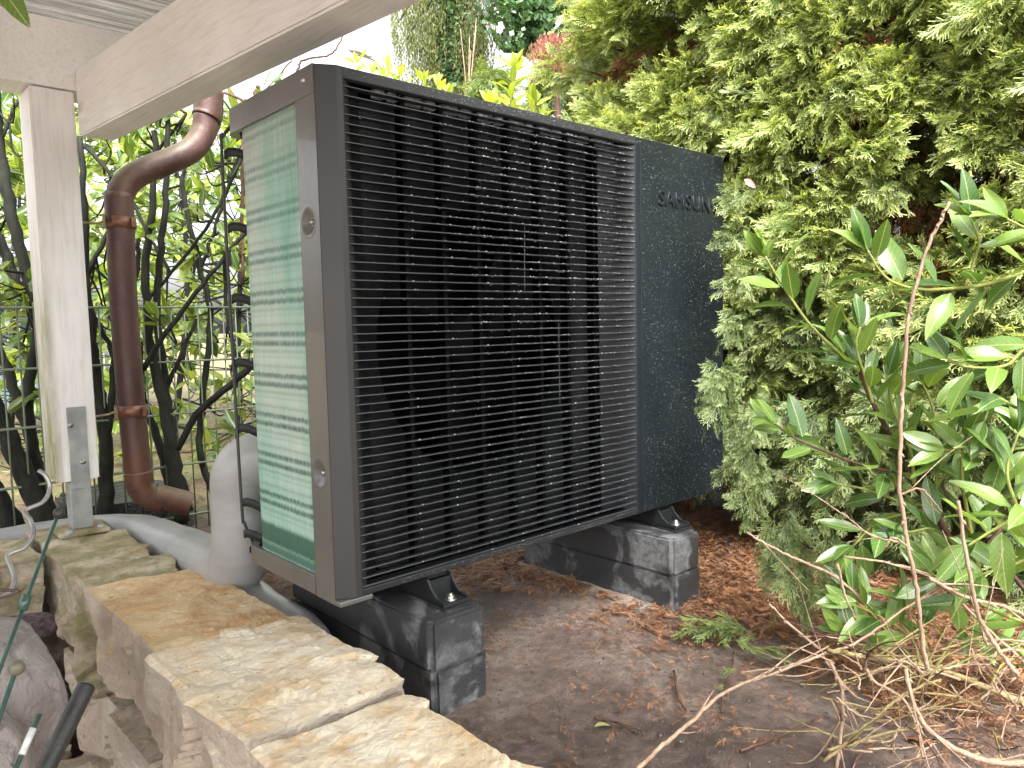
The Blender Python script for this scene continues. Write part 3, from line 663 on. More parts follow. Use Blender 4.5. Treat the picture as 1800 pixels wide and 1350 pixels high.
# droplets
def ico(n=1):
    bm = bmesh.new(); bmesh.ops.create_icosphere(bm, subdivisions=n, radius=1); v = np.array([q.co[:] for q in bm.verts]); f = np.array([[q.index for q in fc_.verts] for fc_ in bm.faces]); bm.free(); return v, f
IV, IF = ico(1); IV2, IF2 = ico(2)
def drops(name, pos, rad, parent, sc=(1, .6, 1)):
    v_, f_ = (IV, IF)
    pos = np.array(pos); rad = np.array(rad); nI = len(v_)
    V = (v_[None]*np.array(sc)*rad[:, None, None]+pos[:, None]).reshape(-1, 3)
    F = (f_[None]+np.arange(len(pos))[:, None, None]*nI).reshape(-1, 3)
    return mobj(name, np_mesh(name, V, F, M['water'], True), parent, kind='stuff')
pos = []; rad = []
for i in range(57):
    z_ = z0+dz*i; hfrac = z_/H
    for _ in range(190):
        x_ = .02+(S-.045)*rng.random()
        dens = (.06+.5*(x_/S)**1.2)*(0.25+.75*min(1, max(0, (hfrac-.1)/.5)))
        if x_ > .3 and hfrac > .35: dens += .25*math.exp(-((x_-.45)/.22)**2)*math.exp(-((hfrac-.75)/.22)**2)
        if x_ < .2: dens *= .4
        if rng.random() < dens*.8:
            below = rng.random() < .3; r_ = rng.uniform(.0006, .0014)*(1.45 if .3 < x_ < .65 and hfrac > .5 and rng.random() < .25 else 1)
            pos.append((x_, .0022 if not below else .004, z_+(.0011 if not below else -.0022))); rad.append(r_)
    for x_ in RX[:7]:
        if rng.random() < .55: pos.append((x_+rng.normal(0, .002), .002, z_+.001)); rad.append(rng.uniform(.001, .0024))
drops('slat_droplet', pos, rad, hp, (1.3, .8, 1))
pos = []; rad = []
for _ in range(6500):
    x_ = S+.006+(W-S-.02)*rng.random(); z_ = H*rng.random()
    if not (lx-.01 < x_ and lz-.005 < z_ < lz+.05 and rng.random() < .6) and rng.random() < .35+.65*noise.noise(Vector((x_*9, z_*9, 2)))+.3: pos.append((x_, .0006, z_)); rad.append(rng.choice([.0005, .0007, .0009, .0013], p=[.55, .33, .10, .02]))
drops('panel_droplet', pos, rad, rp, (1, .7, 1.1))
pos = []; rad = []
for _ in range(260):
    x_ = .02+(S)*rng.random()**.8; pos.append((x_, -.0002, H-.003-.016*rng.random())); rad.append(rng.uniform(.0005, .0011))
for _ in range(150): pos.append((.1+(.78)*rng.random(), -.0002, .002+.01*rng.random())); rad.append(rng.uniform(.0005, .0010))
for _ in range(420): pos.append((.03+1.28*rng.random()**.9, .002+.03*rng.random(), H+.0002)); rad.append(rng.uniform(.0008, .0026))
for _ in range(160): pos.append((.1+.74*rng.random(), .0245+.005*rng.random(), H-.020-.012*rng.random())); rad.append(rng.uniform(.0008, .0022))
drops('rail_droplet', pos, rad, hp)
# feet
def foot(x_):
    y_ = -.058; bm = bmesh.new()
    prof = [(-.056, -.052), (-.056, -.044), (-.03, -.040), (-.012, -.026), (.0, -.008), (.03, -.004), (.45, -.004), (.45, -.052)]
    f = None
    for dx in (-.034, .028):
        nm = prism('foot_web', prof, 'x', x_+dx, x_+dx+.006, M['shroud'], hp if f is None else f, .0008)
        if f is None: f = nm; f.name = 'foot'
    box('foot_plate', (x_-.034, x_+.034, -.057, .46, -.0555, -.0485), M['shroud'], f, .001)
    box('foot_top', (x_-.027, x_+.027, .012, .44, -.012, -.002), M['shroud'], f, .001)
    box('rubber_pad', (x_-.037, x_+.037, -.064, .0, -.0605+.0015, -.0558), M['rubber'], f, .001)
    for k_, (r0, h0, h1) in enumerate(((.013, -.0485, -.0465), (.0095, -.0465, -.0395), (.005, -.0395, -.0355))):
        lathe('bolt', [(0, h1), (r0, h1), (r0, h0)], M['screw'], f, Matrix.Translation((x_, -.035, 0)), 6 if k_ == 1 else 16, False)
    for yy in (.0, .05, .14, .28): box('foot_rib', (x_-.0275, x_+.0275, yy, yy+.005, -.0485, -.012), M['shroud'], f)
foot(.203); foot(1.012)
# ------------------------------------------------------------------ concrete blocks, two under each foot
def kerb_block(x0, x1, y0, y1, z0_, z1_, label, cat='concrete block'):
    bm = bmesh.new(); box_bm(bm, x0, x1, y0, y1, z0_, z1_)
    bmesh.ops.bevel(bm, geom=[e for e in bm.edges if abs(e.verts[0].co.z-e.verts[1].co.z) > .01], offset=.012, segments=3, affect='EDGES')
    bmesh.ops.bevel(bm, geom=[e for e in bm.edges if e.verts[0].co.z > z1_-.001 and e.verts[1].co.z > z1_-.001], offset=.006, segments=2, affect='EDGES')
    for _ in range(1): bmesh.ops.subdivide_edges(bm, edges=[e for e in bm.edges if e.calc_length() > .03], cuts=6, use_grid_fill=True)
    for v in bm.verts:
        nn = noise.noise(v.co*14); v.co += Vector((.0012*nn, .0012*noise.noise(v.co*11), .0))
    o = bm_obj('concrete_block', bm, M['concrete'], None)
    return tag(o, label, cat, 'concrete blocks under the heat pump')
kerb_block(.108, .256, -.090, .52, -.158, -.0605, 'upper dark concrete block under the near left foot, scuffed lighter on its end')
kerb_block(.114, .259, -.090, .51, -.262, -.1612, 'lower dark concrete block of the near left stack beside the stone wall')
kerb_block(.912, 1.046, -.094, .50, -.158, -.0605, 'upper dark concrete block under the far right foot by the conifer hedge')
kerb_block(.914, 1.049, -.094, .51, -.268, -.1612, 'lower dark concrete block of the far right stack on brown litter')
# pale slab strip under the right stack
bm = bmesh.new(); box_bm(bm, .865, .99, -.02, .50, -.290, -.2555); bmesh.ops.subdivide_edges(bm, edges=bm.edges[:], cuts=14, use_grid_fill=True)
for v in bm.verts: v.co += Vector((.012*noise.noise(v.co*9), .02*noise.noise(v.co*7+Vector((5, 0, 0))), .004*noise.noise(v.co*25)))
tag(bm_obj('footing_slab', bm, M['slab'], None), 'pale crumbly concrete footing strip showing left of the far block stack', 'footing')

# ------------------------------------------------------------------ insulated ducts
dt = thing('insulated_duct', (.03, .56, -.2), 'fat grey foil wrapped pipe elbow rising behind the heat pump', 'pipe')
def fat(pts, rad, name, per=10, n=28, wr=.003):
    pth = catmull(pts, per); v, f = tube_np(pth, rad, n)
    v = np.array([p+np.array([1, 1, 1])*wr*noise.noise(Vector(p)*9)+wr*.6*noise.noise(Vector((p[0]*6, p[1]*6, p[2]*30)))*.6 for p in v])
    return build_tubes(name, [(v, f)], M['duct'], dt)
fat([(.10, .47, .200), (.06, .505, .212), (.012, .545, .185), (.004, .555, .12), (.004, .555, .04), (.002, .570, -.035), (.002, .63, -.085), (.008, .80, -.115), (.02, 1.15, -.145), (.0, 1.45, -.165), (-.12, 1.61, -.175), (-.4, 1.64, -.175), (-1.6, 1.66, -.18)], [.070, .071, .072, .073, .075, .076, .076, .075, .073], 'duct_wrap')
fat([(.025, .60, -.18), (.02, .45, -.185), (.035, .36, -.195), (.037, .30, -.21)], [.066, .062], 'lower_duct')

# ------------------------------------------------------------------ stone wall
def rough_stone(parent, x0, x1, y0, y1, z0_, z1_, mat, seed, cuts=26, amp=.016, skew=0.0, taper=.02):
    r = random.Random(seed); bm = bmesh.new(); vs = box_bm(bm, x0, x1, y0, y1, z0_, z1_)
    for i, v in enumerate(vs):
        v.co += Vector((r.uniform(-.008, .008), r.uniform(-.016, .016)+(skew if v.co.x < (x0+x1)/2 else -skew), r.uniform(-.006, .006)))
        if i < 4 and v.co.x < (x0+x1)/2: v.co.x += taper
    fcs = np.array([[r.uniform(x0, x1), r.uniform(y0, y1), r.uniform(z0_, z1_)] for _ in range(int(9+26*(y1-y0)))]); fgr = np.array([[r.gauss(0, .10), r.gauss(0, .15), r.gauss(0, .15)] for _ in fcs]); fof = np.array([r.uniform(-.008, .006) for _ in fcs])
    bmesh.ops.bevel(bm, geom=bm.edges[:], offset=.009, segments=1, affect='EDGES')
    for _ in range(8):
        es = [e for e in bm.edges if e.calc_length() > .017]
        if not es: break
        bmesh.ops.subdivide_edges(bm, edges=es, cuts=1, use_grid_fill=True)
        if len(bm.verts) > 14000: break
    bmesh.ops.triangulate(bm, faces=[f for f in bm.faces if len(f.verts) > 4])
    bm.normal_update(); nrm = {v: v.normal.copy() for v in bm.verts}; o = Vector((seed*3.7, seed*1.3, 0))
    for v in bm.verts:
        p = v.co; top = nrm[v].z > .6
        q = Vector((p.x*1.0, p.y, p.z*1.6))
        f1 = noise.noise(q*7+o); cell = noise.cell(q*11+o+Vector((f1, f1, f1))*.6); f2 = noise.fractal(q*22+o, .9, 2.1, 4); f3 = noise.noise(q*90+o)
        ridge = abs(noise.noise(q*13+o*2))
        a = amp*(.45 if top else 1.15)
        edge = max(0, 1-abs(nrm[v].z)*1.0) if not top else 0
        pn = np.array(p)+.03*np.array([f1, -f1, f1]); dd = pn-fcs; kf = int(np.argmin((dd**2).sum(1))); fac = float(dd[kf] @ fgr[kf])+fof[kf]
        fac *= (.22 if top else 1.0)
        v.co = p+nrm[v]*(a*(.8*f1-.35*ridge)+fac+(.0045 if top else .003)*f2+(.0016 if top else .0009)*f3-.003)
        if not top and not nrm[v].z < -.5: v.co.z += .002*f2
    me = bpy.data.meshes.new('stone'); bm.to_mesh(me); bm.free(); me.polygons.foreach_set('use_smooth', [False]*len(me.polygons))
    return mobj('stone', me, parent, mat)
wl = thing('stone_wall', (-.18, .4, -1.0), 'dry stone wall of rough ochre limestone blocks beside the heat pump', 'stone wall')
ZT = -.088
XB, XF = -.055, -.316
# coping course
rough_stone(wl, XF+.01, -.085, .775, 1.56, ZT-.26, ZT-.012, M['stone_moss'], 1, skew=.0)
rough_stone(wl, XF+.005, -.030, .205, .775, ZT-.235, ZT, M['stone_ochre'], 2, skew=.015)
rough_stone(wl, XF-.010, -.016, -.212, .214, ZT-.33, ZT+.006, M['stone_pale'], 3, skew=.01)
rough_stone(wl, XF-.002, -.052, -.60, -.225, ZT-.33, ZT+.002, M['stone_pale'], 4)
rough_stone(wl, XF, -.06, -1.05, -.61, ZT-.3, ZT, M['stone_ochre'], 5)
# face courses
rough_stone(wl, XF+.02, -.06, .60, 1.15, -.62, ZT-.275, M['stone_grey'], 6)
rough_stone(wl, XF-.004, -.06, .29, .585, -.60, ZT-.25, M['stone_grey'], 7)
rough_stone(wl, XF-.02, -.06, .06, .28, -.62, ZT-.345, M['stone_pale'], 8)
rough_stone(wl, XF, -.06, -.35, .05, -.66, ZT-.345, M['stone_grey'], 9)
rough_stone(wl, XF, -.06, -.9, -.36, -.66, ZT-.345, M['stone_grey'], 10)
for i, (a, b_) in enumerate(((.7, 1.15), (.25, .69), (-.2, .24), (-.7, -.21))):
    rough_stone(wl, XF+.03, -.06, a, b_, -1.08, -.675, M['stone_grey'], 11+i, amp=.014)
# short return wall to the left
rough_stone(wl, -.60, XF-.002, 1.165, 1.5, -.42, ZT-.01, M['stone_moss'], 16)
rough_stone(wl, -1.05, -.61, 1.16, 1.5, -.42, ZT-.01, M['stone_grey'], 17)
rough_stone(wl, -.8, XF+.0, 1.17, 1.5, -.72, -.43, M['stone_grey'], 18)
rough_stone(wl, -1.4, XF+.0, 1.18, 1.5, -1.08, -.73, M['stone_grey'], 19)
lathe('wall_bolt', [(0, .018), (.004, .018), (.004, 0)], M['screw'], wl, Matrix.Translation(onz(320, 953, ZT+.0)) , 8)

# ------------------------------------------------------------------ pergola
pg = thing('pergola', (-.17, 1.44, ZT), 'whitewashed timber pergola with a clear ribbed roof above the stone wall', 'pergola')
pm = Matrix(((1, 0, -.004, 0), (0, 1, 0, 0), (0, 0, 1, 0), (0, 0, 0, 1)))
bm = bmesh.new(); vs = box_bm(bm, -.235, -.114, 1.385, 1.535, .066, 1.272)
for v in vs:
    if v.co.z < .5: v.co.x += -.0
bmesh.ops.bevel(bm, geom=bm.edges[:], offset=.004, segments=2, affect='EDGES')
post = bm_obj('post', bm, M['wood_post'], pg)
box('cross_beam', (-3.2, .05, 1.381, 1.53, 1.276, 1.482), M['wood'], pg, .004)
# main beam: runs along the vanishing direction read from the picture
dv = Vector(ray(-483, 558)).normalized(); dv = -dv
e0 = ony(133, 123, 1.378); e1 = ony(139, 240, 1.378)
wx = .100; Lb = 3.1
bm = bmesh.new(); vs = []
for t_ in (0, Lb):
    for (dx, p) in ((0, e1), (wx, e1), (wx, e0), (0, e0)):
        q = p.copy(); q.x = e1.x; vs.append(bm.verts.new(q+Vector((dx, 0, 0))+dv*t_))
for f in ((0, 1, 2, 3), (7, 6, 5, 4), (0, 4, 5, 1), (1, 5, 6, 2), (2, 6, 7, 3), (3, 7, 4, 0)): bm.faces.new([vs[i] for i in f])
bmesh.ops.recalc_face_normals(bm, faces=bm.faces[:]); bmesh.ops.bevel(bm, geom=bm.edges[:], offset=.005, segments=2, affect='EDGES')
bm_obj('main_beam', bm, M['wood'], pg)
# roof sheet, ribbed
xs = np.linspace(-3.2, .1, 12); ys = np.linspace(-1.9, 1.51, 260); V = []; F = []
zr = lambda y_: 1.4845+(y_-1.51)*.01 if y_ > 1.3 else 1.4824+(y_-1.3)*.01
for y_ in ys:
    for x_ in xs: V.append((x_, y_, zr(y_)+.006*abs(math.sin(y_*60))))
for i in range(len(ys)-1):
    for j in range(len(xs)-1): q = i*len(xs)+j; F.append((q, q+1, q+len(xs)+1, q+len(xs)))
mobj('roof_sheet', np_mesh('roof_sheet', V, F, M['poly'], True), pg)
# post shoe
sh = box('post_strap', (-.196, -.143, 1.3775, 1.3835, .04, .300), M['galv'], pg, .0015)
box('post_tube', (-.200, -.140, 1.385, 1.445, -.088, .064), M['galv'], sh, .003)
for (sx_, sz_) in ((-.188, .245), (-.160, .125)):
    lathe('bolt', [(0, .004), (.0045, .004), (.0045, .003), (.008, .0025), (.008, 0)], M['screw'], sh, Matrix.Translation((sx_, 1.3775, sz_)) @ Matrix.Rotation(R_(90), 4, 'X'), 14)
bp = box('base_plate', (-.245, -.105, 1.335, 1.49, -.1, -.089), M['stone_moss'], sh, .002)
for (bx_, by_) in ((-.215, 1.36), (-.122, 1.375)):
    lathe('anchor_bolt', [(0, .008), (.012, .007), (.014, .0)], M['galv'], sh, Matrix.Translation((bx_, by_, -.089)), 6, False)

# ------------------------------------------------------------------ copper downpipe
dp = thing('downpipe', (.03, 1.5, -.1), 'brown patinated copper downpipe with a swan neck beside the pergola post', 'downpipe')
Yp = 1.5
def pp(*q): return [ony(a, b_, Yp) for a, b_ in q]
body = tube('pipe', pp((362, 205), (358, 232), (338, 262), (300, 282), (258, 298), (226, 318), (210, 348), (212, 385), (214, 470), (222, 600), (232, 720), (240, 800), (245, 845)), .0435, M['copper'], dp, 26, per=8)
tube('socket', pp((367, 160), (366, 196), (363, 208)), .051, M['copper'], dp, 26)
tube('pipe_collar', pp((209, 340), (211, 394)), .0455, M['copper'], dp, 26)
tube('pipe_shoe', [ony(243, 828, Yp), ony(247, 856, Yp), ony(262, 872, Yp-.003), ony(285, 880, Yp-.006)], .0442, M['copper'], dp, 26, per=8)
# open end piece
a_ = ony(270, 871, Yp-.004); b_ = ony(333, 886, Yp-.03)
v1, f1 = tube_np([a_, b_], .0435, 26, cap=False); v2, f2 = tube_np([b_, a_], .0405, 26, cap=False)
build_tubes('pipe_outlet', [(v1, f1), (v2, f2)], M['copper'], dp)
for (cx_, cy_) in ((212, 392), (232, 722)):
    c0 = ony(cx_, cy_-10, Yp); c1 = ony(cx_+1, cy_+10, Yp)
    cl = tube('pipe_clamp', [c0, c1], .0475, M['copper_band'], dp, 26, False)
    mid = (c0+c1)/2
    box('clamp_lug', (mid.x+.018, mid.x+.030, mid.y-.0535, mid.y-.043, mid.z-.016, mid.z+.016), M['copper_band'], cl, .001)
    tube('clamp_rod', [(mid.x-.044, mid.y, mid.z+.004), (mid.x-.075, mid.y, mid.z-.006), (-.118, 1.49, mid.z-.010)], .0042, M['brass'], cl, 8, False)
    box('clamp_ear', (mid.x-.056, mid.x-.04, mid.y-.004, mid.y+.004, mid.z-.022, mid.z+.022), M['brass'], cl, .001)

# ------------------------------------------------------------------ wire mesh fence
fe = thing('wire_fence', (.0, 1.735, GZ), 'grey green double rod mesh fence in front of the shrubs', 'fence')
YF = 1.735
hz = [.621, .413, .212, .011, -.19]
for z_ in hz:
    for off in (-.007, .007):
        build_tubes('rail_wire', [tube_np([(-1.6, YF+off, z_), (3.2, YF+off, z_)], .0038, 8)], M['wire'], fe)
vmesh = build_tubes('rod', [tube_np([(0, YF, -.25), (0, YF, .64)], .0030, 6)], M['wire'], fe)
x0v = -1.55
vmesh.matrix_basis = Matrix.Translation((x0v, 0, 0)) @ vmesh.matrix_basis
for i in range(1, 94):
    mobj('rod', vmesh.data, fe, None, Matrix.Translation((x0v+.05*i, 0, 0)))
box('fence_post', (-.64, -.58, 1.75, 1.79, -.26, .7), M['wire'], fe, .003)
# ================================================================== VEGETATION
rv = random.Random(11)
def rnd_dir(r, base, ang):
    d = Vector(base).normalized(); a = Vector((r.gauss(0, 1), r.gauss(0, 1), r.gauss(0, 1))); a -= d*a.dot(d)
    return (d+a.normalized()*math.tan(ang)*r.random()**.5).normalized()
# ------------------------------------------------------------------ conifer hedge (three bushes)
def hedge_x(y, z):
    x = 1.60+.07*noise.noise(Vector((y*2.4, z*2.4, 1)))+.05*noise.noise(Vector((y*6, z*6, 4)))
    if z < .35: x += (.35-z)*.28
    return x
bush_label = ['yellow green conifer bush standing behind the right rear corner of the heat pump', 'yellow green conifer bush touching the right end of the heat pump', 'yellow green conifer bush at the right edge behind the glossy laurel']
for bi, (ya, yb, nb) in enumerate(((.30, .86, 200), (-.42, .30, 290), (-1.30, -.42, 300))):
    hb_ = thing('conifer_bush', (2.0, (ya+yb)/2, GZ), bush_label[bi], 'conifer bush', 'conifer bushes of the hedge')
    cells = []; ztop = 2.5 if bi == 0 else 2.15; zlo = (.05, .02, -.1)[bi]
    ny_, nz_ = max(3, int(round(math.sqrt(nb*(yb-ya)/(ztop-zlo))))), 0; nz_ = int(nb/ny_)
    for i in range(ny_):
        for j in range(nz_):
            y_ = ya+(yb-ya)*(i+rv.uniform(-.1, 1.1))/ny_; z_ = zlo+(ztop-zlo)*(j+rv.uniform(-.1, 1.1))/nz_
            hole = noise.noise(Vector((y_*3.1, z_*3.1, 9)))
            if hole > .36: continue
            x_ = hedge_x(y_, z_)+rv.uniform(-.035, .06)
            if bi == 1 and y_ > -.02 and x_ < 1.45+.1: x_ = max(x_, 1.50)
            if proj((x_, y_, z_))[0] < 1068+(15 if z_ > 1.6 else 0): continue
            low = z_ < .45+rv.uniform(-.25, .25)
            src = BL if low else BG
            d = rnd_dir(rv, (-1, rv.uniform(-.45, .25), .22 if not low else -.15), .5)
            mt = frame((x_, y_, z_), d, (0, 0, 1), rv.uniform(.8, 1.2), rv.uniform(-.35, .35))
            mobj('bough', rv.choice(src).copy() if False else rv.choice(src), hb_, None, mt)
    for k9 in range(95):
        y_ = rv.uniform(ya, yb); z_ = rv.uniform(-.2, ztop*.92); x_ = hedge_x(y_, z_)+(rv.uniform(.12, .3) if k9 > 14 else rv.uniform(.03, .09))
        if proj((x_, y_, z_))[0] < 1080: continue
        mobj('dead_bough', rv.choice(BD), hb_, None, frame((x_, y_, z_), rnd_dir(rv, (-1, 0, -.2), .8), (0, 0, 1), rv.uniform(.9, 1.3)))
    for _ in range(230):
        y_ = rv.uniform(ya-.1, yb+.1); z_ = rv.uniform(0.1, ztop+.15); x_ = rv.uniform(1.85, 2.3)
        if proj((x_, y_, z_))[0] < 1105: continue
        mobj('rear_bough', rv.choice(BG+BL), hb_, None, frame((x_, y_, z_), rnd_dir(rv, (-.3, 0, -.1), 1.2), (0, 0, 1), rv.uniform(1.1, 1.5)))
    for q in range(3):
        yy = ya+(yb-ya)*(q+.5)/3+rv.uniform(-.06, .06); xx = 2.05+rv.uniform(-.1, .1)
        tube('trunk', [(xx, yy, GZ-.05), (xx+.03, yy+.02, .5), (xx, yy, 1.2), (xx+.02, yy, 2.1)], [.045, .035, .02], M['bark_brown'], hb_, 10)
        for s_ in range(16):
            zz_ = rv.uniform(-.2, 1.9); tx = hedge_x(yy, zz_)
            tube('branch', [(xx, yy, zz_-.1), ((xx+tx)/2+.05, yy+rv.uniform(-.12, .12), zz_+rv.uniform(-.03, .03)), (tx+.1, yy+rv.uniform(-.25, .25), zz_+rv.uniform(-.03, .1))], [.011, .003], M['bark_brown'], hb_, 5, per=4)
    if bi == 1:
        # sprays poking out past the end of the machine
        for (px, py, d_, sc_, dr) in ((1262, 690, 1.92, .95, (-.9, -.4, -.45)), (1290, 560, 2.0, .8, (-1, -.2, -.1)), (1285, 400, 2.05, .8, (-1, -.2, .1)), (1300, 330, 2.08, .8, (-1, 0, .1)),
                                      (1262, 655, 1.93, .8, (-.9, -.3, -.1)), (1390, 985, 1.75, 1.1, (-.8, -.5, -.2)), (1430, 1010, 1.75, 1.0, (-.6, -.6, -.3)), (1370, 960, 1.85, 1.0, (-.9, -.3, -.5)), (1470, 960, 1.8, 1.1, (-.7, -.5, -.3)), (1310, 470, 2.05, .9, (-1, -.3, 0)), (1310, 790, 2.05, .9, (-1, -.2, -.3)), (1320, 860, 2.0, .9, (-1, -.2, -.4)), (1335, 720, 2.0, .9, (-1, -.2, -.2))):
            p = P(px, py, d_); d = Vector(dr).normalized()
            mobj('bough', rv.choice(BL), hb_, None, frame(p-d*.12*sc_, d, (0, 0, 1), sc_*.75))
# pink leaf stuck on the hedge
tag(mobj('fallen_leaf', np_mesh('fallen_leaf', LF[5][0], LF[5][1], M['pink'], True, np.tile([.3, .5, 0, 1], (len(LF[5][0]), 1)), LF[5][2]), None, None, frame(P(1308, 315, 1.98), Vector(RM[0])*.8+Vector((0, 0, -.5)), -Vector(RM[2]), .04)), 'single pale pink fallen leaf caught on the conifer hedge', 'leaf')

# ------------------------------------------------------------------ laurel in front of the hedge
def shoot(root, pts, depth, r0, r1, mat, leaves, Ls=(.085, .115), start=.15, every=.015, key='laurel', spread=.95, tipn=4):
    pth = [P(px, py, (d_ if d_ else depth)) for (px, py, *dd) in pts for d_ in [dd[0] if dd else None]]
    cm = [Vector(p) for p in catmull(pth, 6)]
    build_tubes('stem', [tube_np(cm, [r0, r1], 7)], mat, root)
    L = 0; tot = sum((cm[i+1]-cm[i]).length for i in range(len(cm)-1)); nxt = tot*start; ang = rv.uniform(0, 6.28)
    for i in range(len(cm)-1):
        seg = (cm[i+1]-cm[i]); l_ = seg.length
        while nxt <= L+l_:
            p = cm[i]+seg*((nxt-L)/l_); d = seg.normalized(); ang += 2.4+rv.uniform(-.3, .3)
            a = d.orthogonal().normalized(); b3 = d.cross(a); rad = a*math.cos(ang)+b3*math.sin(ang)
            ld = (d*.75+rad*spread+Vector((0, 0, .12))).normalized()
            up = (Vector((0, 0, 1))*.9-Vector(RM[2])*.35+rad*-.1+d*.2)
            s_ = rv.uniform(*Ls)*(1-.25*max(0, (nxt/tot)-.8)*2)
            q = p+ld*.012
            leaves.append(frame(q, ld, up, s_, rv.uniform(-.6, .6)))
            nxt += every*rv.uniform(.7, 1.3)
        L += l_
    for k_ in range(tipn):
        d = (cm[-1]-cm[-2]).normalized(); ld = rnd_dir(rv, d, .6)
        leaves.append(frame(cm[-1], ld, -Vector(RM[2])+Vector((0, 0, .6)), rv.uniform(*Ls)*.8, rv.uniform(-.8, .8)))
lau = thing('cherry_laurel', tuple(onz(1720, 1090, GZ)), 'glossy green cherry laurel with leafy shoots in front of the right hand hedge', 'laurel')
lv = []
shoot(lau, [(1700, 1010, 1.62), (1640, 892, 1.6), (1607, 851, 1.6), (1567, 770, 1.58), (1534, 708, 1.56), (1508, 645, 1.55)], 1.5, .0075, .004, M['bark_brown'], lv, start=.35, every=.03)
shoot(lau, [(1508, 645), (1465, 611), (1420, 566), (1375, 500), (1345, 450)], 1.53, .004, .0022, M['green_stem'], lv, start=.1, every=.021, Ls=(.075, .105))
shoot(lau, [(1595, 835, 1.6), (1518, 818), (1452, 794), (1404, 774), (1362, 745)], 1.55, .0035, .002, M['bark_brown'], lv, start=.2, every=.022, Ls=(.07, .1))
shoot(lau, [(1534, 708), (1520, 660), (1505, 610), (1512, 575)], 1.5, .003, .002, M['green_stem'], lv, every=.025, Ls=(.07, .095))
shoot(lau, [(1830, 470), (1800, 478), (1740, 498), (1697, 505), (1628, 509), (1579, 500), (1550, 480), (1525, 440)], 1.35, .004, .002, M['green_stem'], lv, start=.05, every=.022, Ls=(.08, .108))
shoot(lau, [(1697, 505), (1715, 450), (1721, 423), (1705, 380)], 1.35, .003, .002, M['green_stem'], lv, start=.3, every=.022, Ls=(.08, .108))
shoot(lau, [(1840, 420), (1800, 400), (1770, 385)], 1.3, .003, .002, M['green_stem'], lv, every=.022, Ls=(.08, .108))
shoot(lau, [(1850, 600), (1800, 615), (1766, 643), (1700, 645), (1665, 630)], 1.4, .0035, .002, M['green_stem'], lv, every=.02, Ls=(.08, .108))
shoot(lau, [(1640, 892), (1650, 800), (1640, 720), (1620, 670)], 1.52, .004, .002, M['green_stem'], lv, start=.25, every=.022, Ls=(.075, .1))
shoot(lau, [(1607, 851), (1600, 790), (1570, 720), (1560, 660)], 1.55, .004, .002, M['green_stem'], lv, start=.2, every=.022, Ls=(.075, .1))
shoot(lau, [(1720, 1000), (1700, 900), (1690, 820), (1700, 760)], 1.5, .005, .002, M['green_stem'], lv, start=.2, every=.024)
shoot(lau, [(1820, 1000), (1790, 900), (1770, 830), (1790, 760)], 1.4, .005, .002, M['green_stem'], lv, start=.1, every=.026)
shoot(lau, [(1850, 860), (1800, 900), (1740, 935), (1700, 960)], 1.35, .004, .002, M['green_stem'], lv, start=.1, every=.028)
shoot(lau, [(1830, 1100), (1760, 1080), (1690, 1040), (1640, 1010)], 1.45, .004, .002, M['green_stem'], lv, start=.1, every=.028)
shoot(lau, [(1640, 892), (1580, 880), (1520, 860), (1470, 850)], 1.58, .004, .002, M['green_stem'], lv, start=.3, every=.035, Ls=(.07, .095))
shoot(lau, [(1700, 1010), (1750, 940), (1800, 880), (1850, 830)], 1.55, .005, .003, M['bark_brown'], lv, start=.3, every=.03)
shoot(lau, [(1860, 700), (1800, 720), (1750, 700), (1730, 740)], 1.4, .004, .002, M['green_stem'], lv, start=.1, every=.03)
shoot(lau, [(1640, 892, 1.6), (1600, 900), (1540, 920), (1500, 960)], 1.56, .003, .002, M['green_stem'], lv, start=.2, every=.02, Ls=(.08, .11))
shoot(lau, [(1700, 1010, 1.6), (1680, 960), (1640, 930), (1600, 935)], 1.5, .003, .002, M['green_stem'], lv, start=.2, every=.024, Ls=(.08, .11))
shoot(lau, [(1840, 780, 1.5), (1780, 790), (1720, 800), (1660, 790)], 1.45, .003, .002, M['green_stem'], lv, start=.1, every=.024, Ls=(.08, .108))
shoot(lau, [(1850, 960, 1.4), (1800, 985), (1760, 1000), (1720, 1010)], 1.38, .003, .002, M['green_stem'], lv, start=.1, every=.024, Ls=(.08, .108))
put_leaves(lau, lv, 'laurel', 298)
lau2 = thing('laurel_seedling', tuple(onz(1620, 1180, GZ)), 'low laurel suckers with long leaves lying over the brown litter at lower right', 'laurel')
lv = []
for pts in ([(1620, 1175), (1560, 1110), (1500, 1040)], [(1620, 1175), (1600, 1120), (1540, 1080), (1490, 1060)], [(1640, 1180), (1620, 1110), (1590, 1060)], [(1640, 1180), (1680, 1120), (1730, 1090)], [(1650, 1185), (1720, 1150), (1790, 1130)], [(1560, 1170), (1520, 1130), (1480, 1110)], [(1740, 1210), (1760, 1170), (1800, 1150)]):
    shoot(lau2, pts, 1.5, .003, .0015, M['green_stem'], lv, start=.35, every=.022, Ls=(.06, .095), tipn=3)
put_leaves(lau2, lv, 'laurel', 290)

